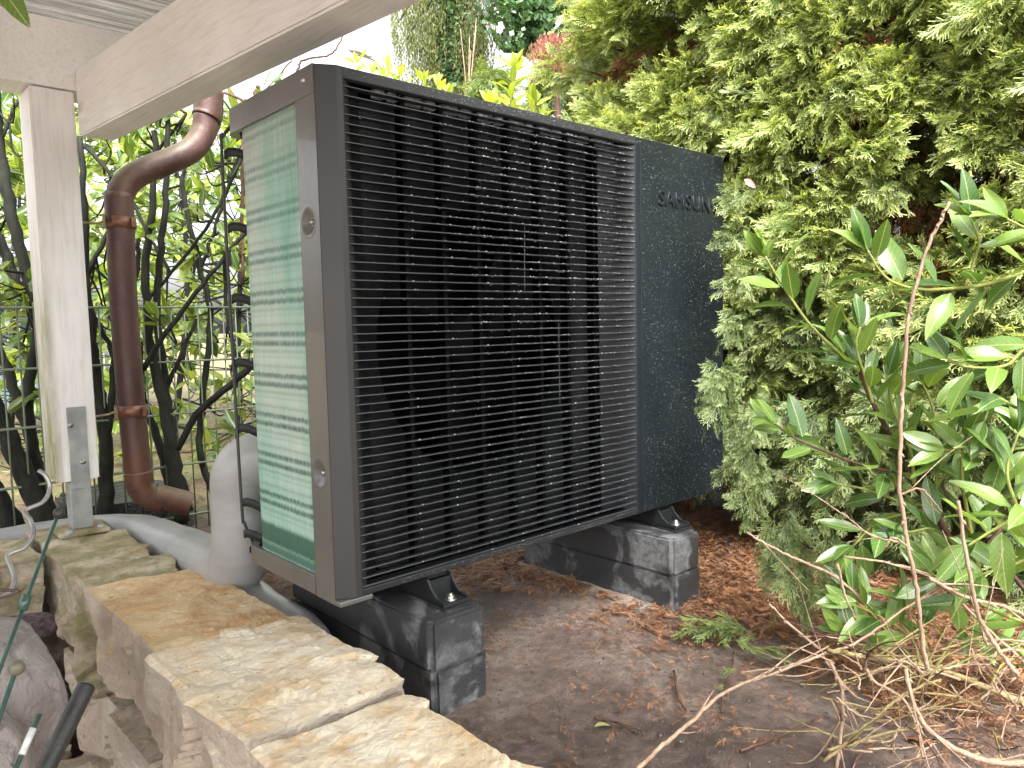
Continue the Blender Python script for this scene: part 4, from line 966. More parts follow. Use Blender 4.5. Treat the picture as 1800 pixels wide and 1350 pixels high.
# ------------------------------------------------------------------ bare twigs
def twig(root, pts, depth, r0, r1, mat, buds=True, name='twig', nsub=0, clr=.0):
    pth = [P(q[0], q[1], q[2] if len(q) > 2 else depth) for q in pts]
    for p in pth: p.z = max(p.z, GZ+.012)
    cm = [Vector(p)+Vector((rv.gauss(0, 1), rv.gauss(0, 1), rv.gauss(0, 1)))*.0006 for p in catmull(pth, 7)]
    parts = [tube_np(cm, [r0, r1], 6)]
    if buds:
        for i in range(2, len(cm)-1):
            if rv.random() < .4:
                rb_ = min(r0, r1)+.0006; d = (cm[i+1]-cm[i]).normalized(); s_ = rnd_dir(rv, d, .8); parts.append(tube_np([cm[i], cm[i]+s_*rb_*1.6, cm[i]+s_*rb_*3.0], [rb_*.8, rb_*.8, rb_*.2], 5))
    for _ in range(nsub):
        i = rv.randrange(2, len(cm)-2); d = rnd_dir(rv, cm[i+1]-cm[i], .8); l_ = rv.uniform(.05, .2); e = cm[i]+d*l_; e.z = max(e.z, GZ+.01)
        parts.append(tube_np(catmull([cm[i], cm[i]+d*l_*.5+Vector((0, 0, rv.uniform(-.01, .01))), e], 4), [r0*.55, r0*.25], 5))
    return build_tubes(name, parts, mat, root)
bs = thing('bare_shrub', tuple(onz(1640, 1180, GZ)), 'leafless tan shrub with two upright budded canes and tangled low twigs at lower right', 'bare shrub')
twig(bs, [(1668, 355), (1650, 395), (1632, 431), (1607, 513), (1595, 578), (1587, 676), (1583, 757), (1581, 850), (1596, 961), (1611, 1035), (1622, 1131), (1632, 1180)], 1.15, .0024, .0034, M['twig_tan'], name='cane')
twig(bs, [(1685, 880), (1696, 961), (1711, 1043), (1722, 1087), (1755, 1142), (1790, 1190)], 1.15, .0026, .0036, M['twig_tan'], name='cane')
twig(bs, [(1120, 1352, 1.15), (1165, 1310, 1.18), (1213, 1270, 1.22), (1262, 1225, 1.27), (1300, 1205, 1.32), (1380, 1176, 1.38), (1448, 1150, 1.4), (1507, 1128, 1.42), (1589, 1072, 1.42), (1652, 1031, 1.42)], 1.3, .0036, .002, M['twig_tan'], name='cane', nsub=6)
twig(bs, [(1455, 1143, 1.4), (1537, 1157), (1633, 1172), (1726, 1205), (1810, 1240)], 1.38, .0045, .0065, M['twig_olive'], name='cane', nsub=5)
twig(bs, [(1459, 1161), (1481, 1220), (1478, 1294), (1470, 1352)], 1.25, .0035, .003, M['twig_tan'], nsub=4)
twig(bs, [(1592, 1176), (1607, 1239), (1644, 1294), (1726, 1335), (1810, 1343)], 1.15, .003, .0055, M['twig_tan'], nsub=5)
twig(bs, [(1522, 1176), (1537, 1198), (1596, 1239), (1626, 1342)], 1.25, .003, .0018, M['twig_tan'], nsub=3)
twig(bs, [(1448, 1339), (1522, 1276), (1589, 1220), (1655, 1194)], 1.2, .003, .002, M['twig_olive'], nsub=4)
twig(bs, [(1311, 935), (1350, 958), (1400, 983), (1467, 1013), (1520, 1060)], 1.5, .002, .0035, M['twig_tan'], nsub=2)
twig(bs, [(1352, 1061), (1385, 1095), (1441, 1142)], 1.45, .002, .003, M['twig_tan'])
twig(bs, [(1472, 990), (1485, 1045), (1505, 1090)], 1.4, .003, .002, M['twig_tan'])
twig(bs, [(1633, 1017), (1700, 1050), (1760, 1065), (1810, 1085)], 1.25, .003, .003, M['twig_tan'], nsub=2)
twig(bs, [(1485, 978), (1560, 990), (1640, 1015), (1720, 1090), (1800, 1165)], 1.4, .002, .003, M['twig_tan'], nsub=2)
twig(bs, [(1655, 850), (1700, 930), (1770, 1000), (1820, 1060)], 1.5, .0025, .005, M['bark_brown'], nsub=3)
twig(bs, [(1590, 955), (1530, 940), (1480, 900)], 1.45, .0022, .001, M['twig_tan'], nsub=3)
twig(bs, [(1596, 961), (1570, 945), (1555, 965)], 1.15, .002, .0012, M['twig_tan'])
twig(bs, [(1583, 870), (1620, 860), (1655, 900)], 1.15, .0018, .001, M['twig_tan'], nsub=2)
for i in range(85):
    px = rv.uniform(1440, 1830); py = rv.uniform(1120, 1350); a = rv.uniform(0, 6.28); l_ = rv.uniform(60, 190); d_ = rv.uniform(1.15, 1.5)
    twig(bs, [(px, py, d_), (px+math.cos(a)*l_*.5+rv.uniform(-15, 15), py+math.sin(a)*l_*.3+rv.uniform(-10, 10), d_), (px+math.cos(a)*l_, py+math.sin(a)*l_*.45, d_+rv.uniform(-.1, .1))], d_, rv.uniform(.0012, .003), .0009, M[rv.choice(['twig_tan', 'twig_tan', 'twig_olive', 'bark_brown'])], buds=rv.random() < .4, nsub=rv.choice([0, 1, 2]))
# sticks on the soil
for (pts, lab) in (([(1268, 1253), (1272, 1215), (1285, 1180), (1290, 1148)], 'thin dark stick poking upright out of the soil beside a tan cane'), ([(1185, 1180), (1192, 1225), (1206, 1252), (1180, 1275)], 'kinked dark twig lying flat on the bare soil in front of the cane'), ([(1302, 1320), (1380, 1290), (1440, 1262)], 'brown twig lying on the soil between the tan cane and the lower right tangle'), ([(1045, 1262), (1085, 1270), (1120, 1290)], 'short dark root lying by the pale yellow leaf')):
    tag(twig(None, [(a, b_, (onz(a, b_, GZ+.012)-Vector(CAM)).dot(Vector(RM[2]))) if i != 9 else 0 for i, (a, b_) in enumerate(pts)], 1.3, .0028, .0018, M['bark_brown'], name='stick', nsub=1), lab, 'stick')

# ------------------------------------------------------------------ ground litter
def litter(n, fn, mat, name, scale=(.35, .75), label=None, zoff=.004):
    it = []
    k_ = 0
    while len(it) < n and k_ < n*30:
        k_ += 1; x_, y_ = fn()
        if x_ is None: continue
        zz_ = ground_h(x_, y_)+zoff+rv.random()*.012; v, f, g = SPR[rv.randrange(len(SPR))]
        sub = rv.randrange(0, max(1, len(f)-40)); cnt = rv.randrange(12, 40); fs = f[sub:sub+cnt]; idx = np.unique(fs); mp = {a: i for i, a in enumerate(idx)}
        fv = v[idx]-v[idx].mean(0); ff = np.array([[mp[a] for a in q] for q in fs]); gg = g[idx]
        a = rv.uniform(0, 6.28); it.append((fv, ff, gg, frame((x_, y_, zz_), (math.cos(a), math.sin(a), rv.uniform(-.25, .25)), (rv.uniform(-.4, .4), rv.uniform(-.4, .4), 1), rv.uniform(*scale)), rv.random()))
    return tag(mobj(name, merge(it, mat, name)), label, None, None, 'stuff')
def blocked(x_, y_): return (.09 < x_ < .27 and -.11 < y_ < .54) or (.89 < x_ < 1.07 and -.11 < y_ < .53) or x_ < -.03
def f_hedge():
    y_ = rv.uniform(-1.15, 1.2); x_ = 1.0+rv.gauss(.15, .42)
    edge = .88+.22*noise.noise(Vector((y_*3.5, 0, 0)))+rv.uniform(-.12, .18)
    if y_ > .0: edge -= .1
    if x_ < edge or x_ > 2.3 or blocked(x_, y_): return None, None
    return x_, y_
litter(11000, f_hedge, M['litter'], 'conifer_litter', (.45, .95), 'orange brown shed conifer sprigs carpeting the ground under the hedge')
def f_sparse():
    x_ = rv.uniform(.0, 1.5); y_ = rv.uniform(-1.1, 1.3)
    cl = noise.noise(Vector((x_*5, y_*5, 2)))+.6*noise.noise(Vector((x_*13, y_*13, 7)))+.35*max(0, x_-.6)+(.35 if y_ > .5 else 0)
    if blocked(x_, y_) or rv.random() > max(0.02, cl*1.2): return None, None
    return x_, y_
litter(9000, f_sparse, M['litter'], 'scattered_litter', (.12, .38), 'scattered brown needles and crumbs on the bare soil')
def f_back():
    x_ = rv.uniform(.2, 2.2); y_ = rv.uniform(.45, 1.7)
    return (None, None) if blocked(x_, y_) else (x_, y_)
litter(2500, f_back, M['litter'], 'rear_litter', (.4, .9), 'brown litter behind and below the heat pump')
def f_far():
    return rv.uniform(-1, 4), 1.9+rv.random()**1.5*5
litter(2500, f_far, M['straw'], 'straw_litter', (.8, 1.6), 'straw coloured leaf litter beyond the mesh fence')
# crumbs of soil and grit
pos = []; 
n_c = 14000; v_, f_ = ico(1); V = []; F = []
bm = bmesh.new(); bmesh.ops.create_cube(bm, size=1.4); cv = np.array([q.co[:] for q in bm.verts]); cf = np.array([[q.index for q in a.verts] for a in bm.faces]); bm.free()
VV = []; FF = []; o_ = 0
for _ in range(n_c):
    x_ = rv.uniform(-.02, 1.9); y_ = rv.uniform(-1.1, .9)
    if blocked(x_, y_): continue
    s_ = rv.uniform(.0006, .0024)*(1 if rv.random() < .97 else 2); rt = np.array(Matrix.Rotation(rv.uniform(0, 3), 3, Vector((rv.random(), rv.random(), rv.random()+.01))))
    VV.append((cv*np.array([1, rv.uniform(.5, 1), rv.uniform(.4, .8)])*s_) @ rt.T+np.array([x_, y_, ground_h(x_, y_)+s_*.4])); FF.append(cf+o_); o_ += 8
M['grit'] = simple('soil_crumb', (0.05, 0.035, 0.03), (0.22, 0.17, 0.14), .8, 70, 400, .0005)
tag(mobj('soil_crumbs', np_mesh('soil_crumbs', np.vstack(VV), np.vstack(FF), M['grit'])), 'loose crumbs and grit over the dark soil', None, None, 'stuff')
# green clippings
def clipping(px, py, n, s_, label, dirs, mat=None):
    p = onz(px, py, GZ+.03); it = []
    for i in range(n):
        v, f, g = SPR[rv.randrange(8)]; a = dirs+rv.uniform(-.7, .7)
        it.append((v, f, g, frame(p+Vector((math.cos(dirs), math.sin(dirs), 0))*rv.uniform(-.07, .06)*s_+Vector((rv.uniform(-.02, .02), rv.uniform(-.02, .02), rv.uniform(0, .02))), (math.cos(a), math.sin(a), rv.uniform(-.15, .25)), (rv.uniform(-.5, .5), rv.uniform(-.5, .5), 1), rv.uniform(.7, 1.1)*s_), rv.random()*.5))
    tag(mobj('conifer_sprig', merge(it, M['conifer'], 'conifer_sprig')), label, 'sprig')
clipping(1275, 1112, 16, .8, 'bright green cut conifer sprig lying on brown litter in front of the far blocks', math.radians(120))
clipping(1322, 1145, 6, .7, 'smaller green conifer tip lying just in front of the bright cut sprig', math.radians(-60))
clipping(1262, 1205, 3, .4, 'tiny grey green conifer snippet beside the upright dark stick', 0.5)
def loose_leaf(px, py, s_, mat, lab, a=0, z=.012):
    v, f, u_ = LF[3]
    tag(mobj('fallen_leaf', np_mesh('fallen_leaf', v, f, mat, True, np.tile([.5, .5, 0, 1], (len(v), 1)), u_), None, None, frame(onz(px, py, GZ+z), (math.cos(a), math.sin(a), .1), (.1, .1, 1), s_)), lab, 'leaf')
loose_leaf(1045, 1278, .045, M['paleleaf'], 'pale yellow green fallen leaf on the bare soil', -.2)
loose_leaf(1428, 1200, .06, M['dryleaf'], 'curled brown dry leaf on orange litter beside the tangled canes', .4)
loose_leaf(1640, 1310, .06, M['dryleaf'], 'brown dry leaf low down among the tangled canes at the right', 1.4)
loose_leaf(930, 985, .05, M['pink'], 'pinkish dry leaf on the soil below the grille, left of the far blocks', 1.0)

# ------------------------------------------------------------------ shrubs behind the fence on the left
def bg_shrub(label, stems, region, nclus, depths, mat='bark_dark', key='laurel_bg', limit=200, Ls=(.07, .11), base=(150, 900, 3)):
    t_ = thing('laurel_shrub', tuple(P(*base)), label, 'shrub', 'leafy shrubs behind the wire fence'); nodes = []
    for pts, r0, r1, d_ in stems:
        r0 *= .82; r1 *= .8
        cm = [Vector(p) for p in catmull([P(a, b_, d_) for a, b_ in pts], 6)]
        cm = [p+Vector((rv.gauss(0, .003), rv.gauss(0, .003), 0)) for p in cm]
        build_tubes('stem', [tube_np(cm, [r0, r1], 10)], M[mat], t_); nodes += cm
    lv = []; tw = []
    for _ in range(nclus):
        px = rv.uniform(region[0], region[2]); py = region[1]+(region[3]-region[1])*rv.random()**1.15; d_ = rv.uniform(*depths)
        if noise.noise(Vector((px*.012, py*.012, d_))) < -.18: continue
        c_ = P(px, py, d_)
        near = min(nodes, key=lambda q: (q-c_).length+rv.random()*.25)
        if (near-c_).length < .9: 
            mid = near.lerp(c_, .5)+Vector((rv.uniform(-.05, .05), rv.uniform(-.05, .05), rv.uniform(-.09, .02)))
            tw.append(tube_np(catmull([near, mid, c_], 4), [.0055, .0018], 5))
        dr = rnd_dir(rv, (c_-near).normalized()+Vector((0, 0, .5)), .6)
        for q in range(rv.randrange(4, 9)):
            ld = rnd_dir(rv, dr, 1.0); lv.append(frame(c_-dr*rv.uniform(0, .06), ld, (rv.uniform(-.4, .4)-.3, rv.uniform(-.3, .3)-.3, 1), rv.uniform(*Ls), rv.uniform(-.5, .5)))
    if tw: build_tubes('twig_mass', tw, M[mat], t_, 'stuff')
    put_leaves(t_, lv, key, limit); return t_
bg_shrub('dark stemmed leafy shrub at the left edge, left of the pergola post', [
    ([(-15, 120), (-4, 255), (18, 370), (45, 480), (75, 565)], .030, .022, 2.7), ([(-25, 380), (5, 440), (35, 510), (75, 590)], .026, .02, 2.75), ([(75, 560), (55, 640), (50, 740), (72, 860), (110, 960)], .022, .026, 2.7),
    ([(-20, 690), (10, 760), (50, 850), (90, 960)], .036, .045, 2.6), ([(-30, 840), (10, 900), (50, 975)], .04, .05, 2.65), ([(-10, 600), (30, 700), (70, 830), (100, 930)], .02, .03, 2.8), ([(0, 250), (30, 180), (60, 140)], .01, .006, 2.9)],
    (-60, 150, 120, 720), 34, (2.5, 3.2), limit=120, base=(60, 970, 2.65))
bg_shrub('slim shrub between the pergola post and the copper downpipe', [
    ([(188, 925), (186, 840), (184, 760), (172, 680), (163, 600), (150, 480), (148, 360), (140, 240)], .034, .012, 2.75), ([(186, 800), (196, 700), (205, 600), (235, 500), (245, 420)], .018, .010, 2.75), ([(150, 540), (175, 570), (205, 640)], .01, .012, 2.8), ([(148, 255), (190, 300), (230, 350), (265, 420), (300, 480)], .010, .008, 3.0), ([(155, 480), (200, 390), (250, 300), (330, 200)], .012, .007, 3.0)],
    (100, 170, 330, 640), 34, (2.8, 3.6), limit=120, base=(188, 925, 2.75))
bg_shrub('many stemmed dark shrub right of the copper downpipe', [
    ([(322, 915), (312, 860), (300, 790), (285, 700), (262, 590), (256, 470), (266, 370), (272, 230)], .034, .013, 2.85), ([(330, 900), (312, 820), (298, 740), (286, 640), (274, 540), (285, 420), (292, 320), (292, 180)], .024, .012, 2.9),
    ([(455, 630), (400, 680), (345, 730), (312, 790)], .016, .016, 2.75), ([(455, 380), (380, 470), (310, 560), (250, 650)], .008, .013, 2.8), ([(440, 250), (400, 330), (350, 420), (250, 540)], .009, .008, 2.9),
    ([(375, 870), (352, 790), (358, 680), (372, 560), (350, 470), (335, 400), (318, 310)], .018, .012, 3.0), ([(350, 480), (385, 380), (410, 300), (440, 220)], .010, .007, 3.1), ([(300, 870), (280, 780), (250, 700), (245, 600)], .022, .016, 3.0), ([(420, 700), (410, 600), (395, 520), (400, 400)], .014, .009, 3.2), ([(285, 700), (320, 620), (345, 560)], .012, .008, 2.9)],
    (240, 190, 445, 730), 62, (2.75, 3.9), limit=280, base=(340, 915, 2.85))
sb = bg_shrub('tall red brown stemmed shrub rising behind the left rear corner of the heat pump', [
    ([(428, 500), (424, 330), (428, 210), (432, 175)], .009, .007, 3.0), ([(455, 500), (452, 300), (448, 180), (455, 150)], .011, .011, 3.1), ([(448, 190), (400, 165), (350, 160)], .008, .006, 3.05), ([(500, 400), (500, 200), (520, 130), (535, 105), (580, 96), (598, 72), (640, 10)], .008, .003, 3.2), ([(432, 300), (470, 180), (500, 120), (530, 90)], .006, .003, 3.1)],
    (400, 130, 560, 260), 12, (2.9, 3.4), mat='bark_brown', limit=120, base=(430, 900, 3.0))
bg_shrub('mass of yellow green foliage filling the distance behind the mesh fence', [([(100, 800), (120, 500), (150, 200)], .03, .01, 5.0), ([(300, 800), (330, 500), (300, 200)], .03, .01, 5.2), ([(420, 800), (420, 500), (440, 200)], .03, .01, 5.0)],
    (-150, 190, 560, 830), 1050, (3.9, 6.5), limit=280, Ls=(.1, .15), base=(300, 800, 5))
bg_shrub('farther pale leafy shrub above the blue grey box', [([(20, 760), (30, 450), (40, 180)], .025, .01, 6.0), ([(200, 760), (220, 500), (240, 200)], .025, .01, 6.3)],
    (-200, 200, 480, 620), 420, (6.0, 8.5), limit=60, Ls=(.12, .2), base=(100, 760, 6.2))
# near low leaf beside the duct
nl = thing('low_laurel', tuple(P(400, 800, 2.4)), 'broad green leaves just above the grey pipe elbow', 'laurel'); lv = []
shoot(nl, [(470, 800), (440, 770), (415, 755)], 2.5, .004, .002, M['green_stem'], lv, Ls=(.1, .13), every=.03, key='laurel_bg'); put_leaves(nl, lv, 'laurel_bg', 60)
# leaf hanging at the top left corner, close to the camera
hl = thing('overhanging_leaf', tuple(P(-30, -30, .75)), 'bright leaf poking into the top left corner in front of the beam', 'leaf')
mobj('leaf', LM['laurel_bg'][0], hl, None, frame(P(-22, -52, .75), P(48, 38, .75)-P(-22, -52, .75), -Vector(RM[2])+Vector((.3, 0, .3)), (P(50, 40, .75)-P(-22, -52, .75)).length))
tube('leaf_stalk', [P(-22, -52, .75), P(-60, -90, .76), P(-140, -160, .8)], .002, M['green_stem'], hl, 6)

# young laurel behind the machine
yl = thing('young_laurel', tuple(P(905, 700, 3.3)), 'young laurel with yellow green tips rising behind the heat pump roof', 'laurel'); lv = []
shoot(yl, [(905, 560), (905, 300), (905, 220), (898, 170), (905, 120)], 3.3, .01, .003, M['green_stem'], lv, start=.72, every=.014, Ls=(.08, .12), key='laurel_bright', tipn=8)
shoot(yl, [(905, 560), (920, 300), (935, 220), (940, 180)], 3.3, .008, .003, M['green_stem'], lv, start=.75, every=.018, Ls=(.08, .12), tipn=6)
shoot(yl, [(880, 560), (885, 300), (875, 220), (868, 185)], 3.3, .008, .003, M['green_stem'], lv, start=.75, every=.018, Ls=(.08, .12), tipn=6)
put_leaves(yl, lv, 'laurel_bright', 280)
y2 = thing('young_laurel', tuple(P(700, 700, 3.4)), 'small laurel shoots just showing over the left half of the heat pump roof', 'laurel'); lv = []
for a, tp in ((628, 105), (682, 112), (672, 128), (705, 128), (745, 135), (770, 145), (785, 155), (655, 122), (955, 205), (975, 218)):
    shoot(y2, [(a+10, 600), (a+4, 300), (a, tp+25), (a, tp+6)], 3.3, .005, .0015, M['green_stem'], lv, start=.93, every=.02, Ls=(.055, .085), tipn=3)
put_leaves(y2, lv, 'laurel_bright', 280)

# ------------------------------------------------------------------ trees beyond
def leaf_quads(pts, size, mat, name, parent, dirs=None, asp=.5, kind='stuff'):
    n_ = len(pts); pts = np.array(pts); r_ = rng.normal(size=(n_, 3)); 
    d = r_ if dirs is None else np.array(dirs)+r_*.25
    d /= np.linalg.norm(d, axis=1)[:, None]; q = np.cross(d, rng.normal(size=(n_, 3))); q /= np.linalg.norm(q, axis=1)[:, None]
    s_ = (size*rng.uniform(.6, 1.3, n_))[:, None]
    V = np.stack([pts-d*s_*.5, pts+q*s_*asp*.5, pts+d*s_*.5, pts-q*s_*asp*.5], 1).reshape(-1, 3); F = np.arange(4*n_).reshape(-1, 4)
    c = np.zeros((4*n_, 4)); c[:, 0] = np.repeat(rng.random(n_), 4); c[:, 1] = .5; c[:, 3] = 1
    return mobj(name, np_mesh(name, V, F, mat, False, c), parent, kind=kind)
# weeping tree with ivied trunk
wt = thing('weeping_tree', tuple(P(790, 640, 9.5)), 'tall weeping conifer with ivy up its trunk against the white sky', 'tree')
D9 = 9.5
tube('trunk', [P(800, 700, D9), P(796, 300, D9), P(790, 100, D9), P(785, -150, D9)], [.11, .07], M['bark_dark'], wt, 10)
pts_ = []; brs = []; ndl = []; ndd = []
for (ax, ay, bx, by) in ((790, -60, 700, 40), (790, -20, 715, 70), (790, 20, 740, 75), (790, -80, 690, -10), (795, 60, 760, 100), (790, -60, 850, 30), (790, 0, 860, 60), (795, 70, 850, 120), (790, -100, 870, -10), (790, -90, 740, -30), (795, 110, 830, 150), (790, 40, 835, 90), (790, 100, 745, 140), (800, 150, 850, 190), (795, 150, 760, 190)):
    a = P(ax, ay, D9); b_ = P(bx, by, D9+rv.uniform(-.5, .5)); mid = a.lerp(b_, .5)+Vector((0, 0, .12)); path = [Vector(p) for p in catmull([a, mid, b_], 7)]; brs.append(tube_np(path, [.03, .008], 6))
    for p in path[2:]:
        for _ in range(5):
            l_ = rv.uniform(.25, .8); q = p+Vector((rv.uniform(-.12, .12), rv.uniform(-.12, .12), 0)); sway = Vector((rv.uniform(-.1, .1), rv.uniform(-.1, .1), 0))
            nn_ = int(l_*90)
            for j in range(nn_):
                t_ = j/nn_; ndl.append(tuple(q+Vector((0, 0, -l_*t_))+sway*t_+Vector((rv.gauss(0, .022), rv.gauss(0, .022), 0)))); ndd.append((0, 0, -1))
build_tubes('branches', brs, M['bark_dark'], wt, 'stuff')
leaf_quads(ndl, .055, M['spruce'], 'hanging_foliage', wt, ndd, .22)
iv = []
for _ in range(5500):
    t_ = rv.random(); c_ = P(795+rv.gauss(0, 3), -140+480*t_, D9); a = rv.uniform(0, 6.28); rr = abs(rv.gauss(.13, .05))*(1+.5*noise.noise(Vector((t_*12, 0, 0))))
    iv.append((c_.x+rr*math.cos(a), c_.y+rr*math.sin(a), c_.z))
leaf_quads(iv, .055, M['ivy'], 'ivy', wt, None, .9)
# ivy covered tree
it_ = thing('ivy_tree', tuple(P(950, 640, 8.5)), 'dark green ivy covered crown left of the hedge top', 'tree'); D8 = 8.5
tube('trunk', [P(960, 700, D8), P(955, 300, D8), P(950, 60, D8), P(945, -80, D8)], [.12, .08], M['bark_dark'], it_, 10)
iv = []
for _ in range(15000):
    px = rv.gauss(960, 44); py = rv.uniform(-130, 105+18*noise.noise(Vector((px*.03, 0, 0)))-.004*(px-955)**2)
    if noise.noise(Vector((px*.03, py*.03, 3))) < -.42: continue
    iv.append(tuple(P(px, py, D8+rv.uniform(-.5, .5)+.25*noise.noise(Vector((px*.05, py*.05, 0))))))
leaf_quads(iv, .075, M['ivy'], 'ivy', it_, None, .8)
# dead red brown conifer tip
dc = thing('dead_conifer', tuple(P(978, 640, 5.0)), 'red brown dead conifer top hanging below the ivy crown', 'tree')
tube('trunk', [P(985, 700, 5.0), P(980, 200, 5.0), P(975, 60, 5.0)], [.03, .01], M['bark_brown'], dc, 8)
ndl = []; ndd = []
for _ in range(420):
    px = rv.gauss(975, 17); py = rv.uniform(58, 118); q = P(px, py, 5.0+rv.uniform(-.2, .2)); l_ = rv.uniform(.03, .13); sw = Vector((rv.gauss(0, .05), rv.gauss(0, .05), 0))
    for j in range(9): ndl.append(tuple(q+Vector((0, 0, -l_*j/9))+sw*(j/9))); ndd.append((0, 0, -1))
leaf_quads(ndl, .03, M['redbrown'], 'dead_foliage', dc, ndd, .25)
# loose conifers beyond
def loose_conifer(label, px0, px1, py0, py1, d_, n, mat, basex):
    t_ = thing('garden_conifer', tuple(P(basex, 700, d_)), label, 'tree', 'conifers beyond the heat pump')
    tube('trunk', [P(basex, 700, d_), P(basex, 300, d_), P(basex, py0+20, d_)], [.06, .012], M['bark_brown'], t_, 8)
    it = []
    for _ in range(n):
        f_ = rv.random(); py = py0+(py1-py0)*f_; wd = (px1-px0)/2*(.25+.75*f_); px = (px0+px1)/2+rv.uniform(-1, 1)*wd
        if noise.noise(Vector((px*.04, py*.04, d_))) < -.3: continue
        v, f, g = SPR[rv.randrange(8)]; v = v[::1]
        it.append((v, f, g, frame(P(px, py, d_+rv.uniform(-.3, .3)), rnd_dir(rv, (math.copysign(.5, px-(px0+px1)/2), -.5, -.25), .7), (0, 0, 1), rv.uniform(1.4, 2.2)), rv.random()))
    mobj('foliage', merge(it, mat, 'foliage'), t_, kind='stuff')
loose_conifer('loose green conifer just left of the hedge, above the heat pump roof', 960, 1120, 20, 330, 5.5, 900, M['conifer'], 1050)
loose_conifer('olive green conifer between the yellow laurel tips and the hedge', 880, 1080, 80, 320, 6.3, 1000, M['conifer'], 1000)
loose_conifer('short pale conifer left of the yellow laurel tips', 780, 930, 120, 300, 6.8, 600, M['conifer'], 845)
tw = []
bt = thing('bare_tree', tuple(P(822, 640, 7)), 'thin pale bare tree in front of the ivied trunk', 'tree')
for _ in range(5):
    a = rv.uniform(-30, 30); tw.append(tube_np(catmull([P(822, 240, 7), P(822+a*.3, 150, 7), P(820+a, rv.uniform(30, 100), 7)], 4), [.008, .003], 5))
build_tubes('twigs', tw, M['twig_tan'], bt, 'stuff')
# street lamp
sl = thing('street_lamp', tuple(P(668, 700, 12)), 'grey curved street lamp head against the white sky', 'street lamp')
c0 = P(618, 88, 12); c1 = P(655, 97, 12)
pth = catmull([P(619, 88.5, 12), P(630, 86.5, 12), P(645, 92, 12), P(656, 101, 12)], 5); V = []; F = []
nL = len(pth); side = Vector(RM[0])*.08+Vector(RM[2])*.2
for i, p in enumerate(pth):
    p = Vector(p); t_ = i/(nL-1); hh = .05*math.sin(math.pi*min(1, t_*.9+.08))
    V += [tuple(p-side*.5), tuple(p+side*.5), tuple(p+side*.5+Vector((0, 0, -.035-.1*0-hh))), tuple(p-side*.5+Vector((0, 0, -.035-hh)))]
for i in range(nL-1):
    for q in range(4): F.append((i*4+q, i*4+(q+1) % 4, (i+1)*4+(q+1) % 4, (i+1)*4+q))
F.append((0, 1, 2, 3)); F.append(((nL-1)*4+3, (nL-1)*4+2, (nL-1)*4+1, (nL-1)*4))
lh_ = mobj('lamp_head', np_mesh('lamp_head', V, F, M['lamp']), sl)
tube('lamp_arm', [P(655, 102, 12), P(663, 109, 12), P(671, 119, 12), P(680, 140, 12), P(684, 250, 12), P(684, 700, 12)], [.03, .05], M['lamp'], sl, 8)
# blue grey box beyond the fence
gb = thing('garden_box', tuple(P(120, 690, 7)), 'low blue grey boarded box seen through the shrubs on the left', 'garden box')
a = P(-60, 690, 7); b_ = P(232, 690, 7)
for i in range(14):
    f0, f1 = i/14, (i+.94)/14; xx0 = a.x+(b_.x-a.x)*f0; xx1 = a.x+(b_.x-a.x)*f1; yy = a.y+(b_.y-a.y)*f0
    box('plank', (xx0, xx1, yy, yy+.05, a.z-.12, a.z+.80+rv.uniform(-.01, .01)), M['greywood'], gb, .004)
box('lid', (a.x-.05, b_.x+.05, min(a.y, b_.y)-.05, max(a.y, b_.y)+.6, a.z+.8, a.z+.85), M['lid'], gb, .01)

# ------------------------------------------------------------------ black grit tray by the pipe
bm = bmesh.new(); bmesh.ops.create_circle(bm, cap_ends=True, segments=40, radius=.26)
r_ = bmesh.ops.extrude_face_region(bm, geom=bm.faces[:]); 
for v in [e for e in r_['geom'] if isinstance(e, bmesh.types.BMVert)]: v.co.z += .16; v.co.x *= .92; v.co.y *= .92
bmesh.ops.subdivide_edges(bm, edges=bm.edges[:], cuts=4, use_grid_fill=True)
pc = P(278, 905, 2.72); bmesh.ops.translate(bm, verts=bm.verts[:], vec=Vector((pc.x, 1.98, -.27)))
for v in bm.verts: v.co += Vector((0, 0, .012*noise.noise(v.co*40)))
tag(bm_obj('black_mound', bm, M['blackpot'], None), 'low black gritty mound behind the downpipe outlet', 'mound')

# ------------------------------------------------------------------ boulders and garden stakes at lower left
def boulder(name, c_, rad, mat, seed, lab, cat, sub=5, amp=.16):
    bm = bmesh.new(); bmesh.ops.create_icosphere(bm, subdivisions=sub, radius=1)
    for v in bm.verts:
        p = v.co.copy(); b3 = Vector([math.copysign(abs(q)**.72, q) for q in p]); n1 = noise.noise(p*1.3+Vector((seed, 0, 0)))
        cre = abs(noise.noise(p*2.1+Vector((0, seed, 0)))); v.co = b3*(1+amp*n1-.06*math.exp(-(cre/.05)**2)+.015*noise.fractal(p*6, 1, 2, 3))
        v.co = Vector((v.co.x*rad[0], v.co.y*rad[1], v.co.z*rad[2]))+c_
    o_ = bm_obj(name, bm, mat, None, True); return tag(o_, lab, cat)
boulder('boulder', P(-78, 1258, 1.34), (.15, .15, .16), M['felt'], 2.3, 'pinkish grey rounded boulder at the lower left against the wall', 'boulder')
boulder('boulder', P(-50, 1390, 1.15), (.085, .09, .10), M['felt'], 5.1, 'smaller pinkish boulder low in the bottom left corner', 'boulder')
boulder('boulder', Vector((-.62, .25, -.8)), (.24, .3, .3), M['felt'], 8.1, 'large pinkish boulder carrying the others below the lower left corner', 'boulder')
boulder('dark_stone', P(-10, 1118, 1.6), (.12, .03, .03), M['lava'], 3.3, 'dark purple gritty stone wedged between the boulder and the wall', 'stone', 4)
def ext(p0, p1, z): t_ = (z-p0.z)/(p1.z-p0.z); return p0+(p1-p0)*t_
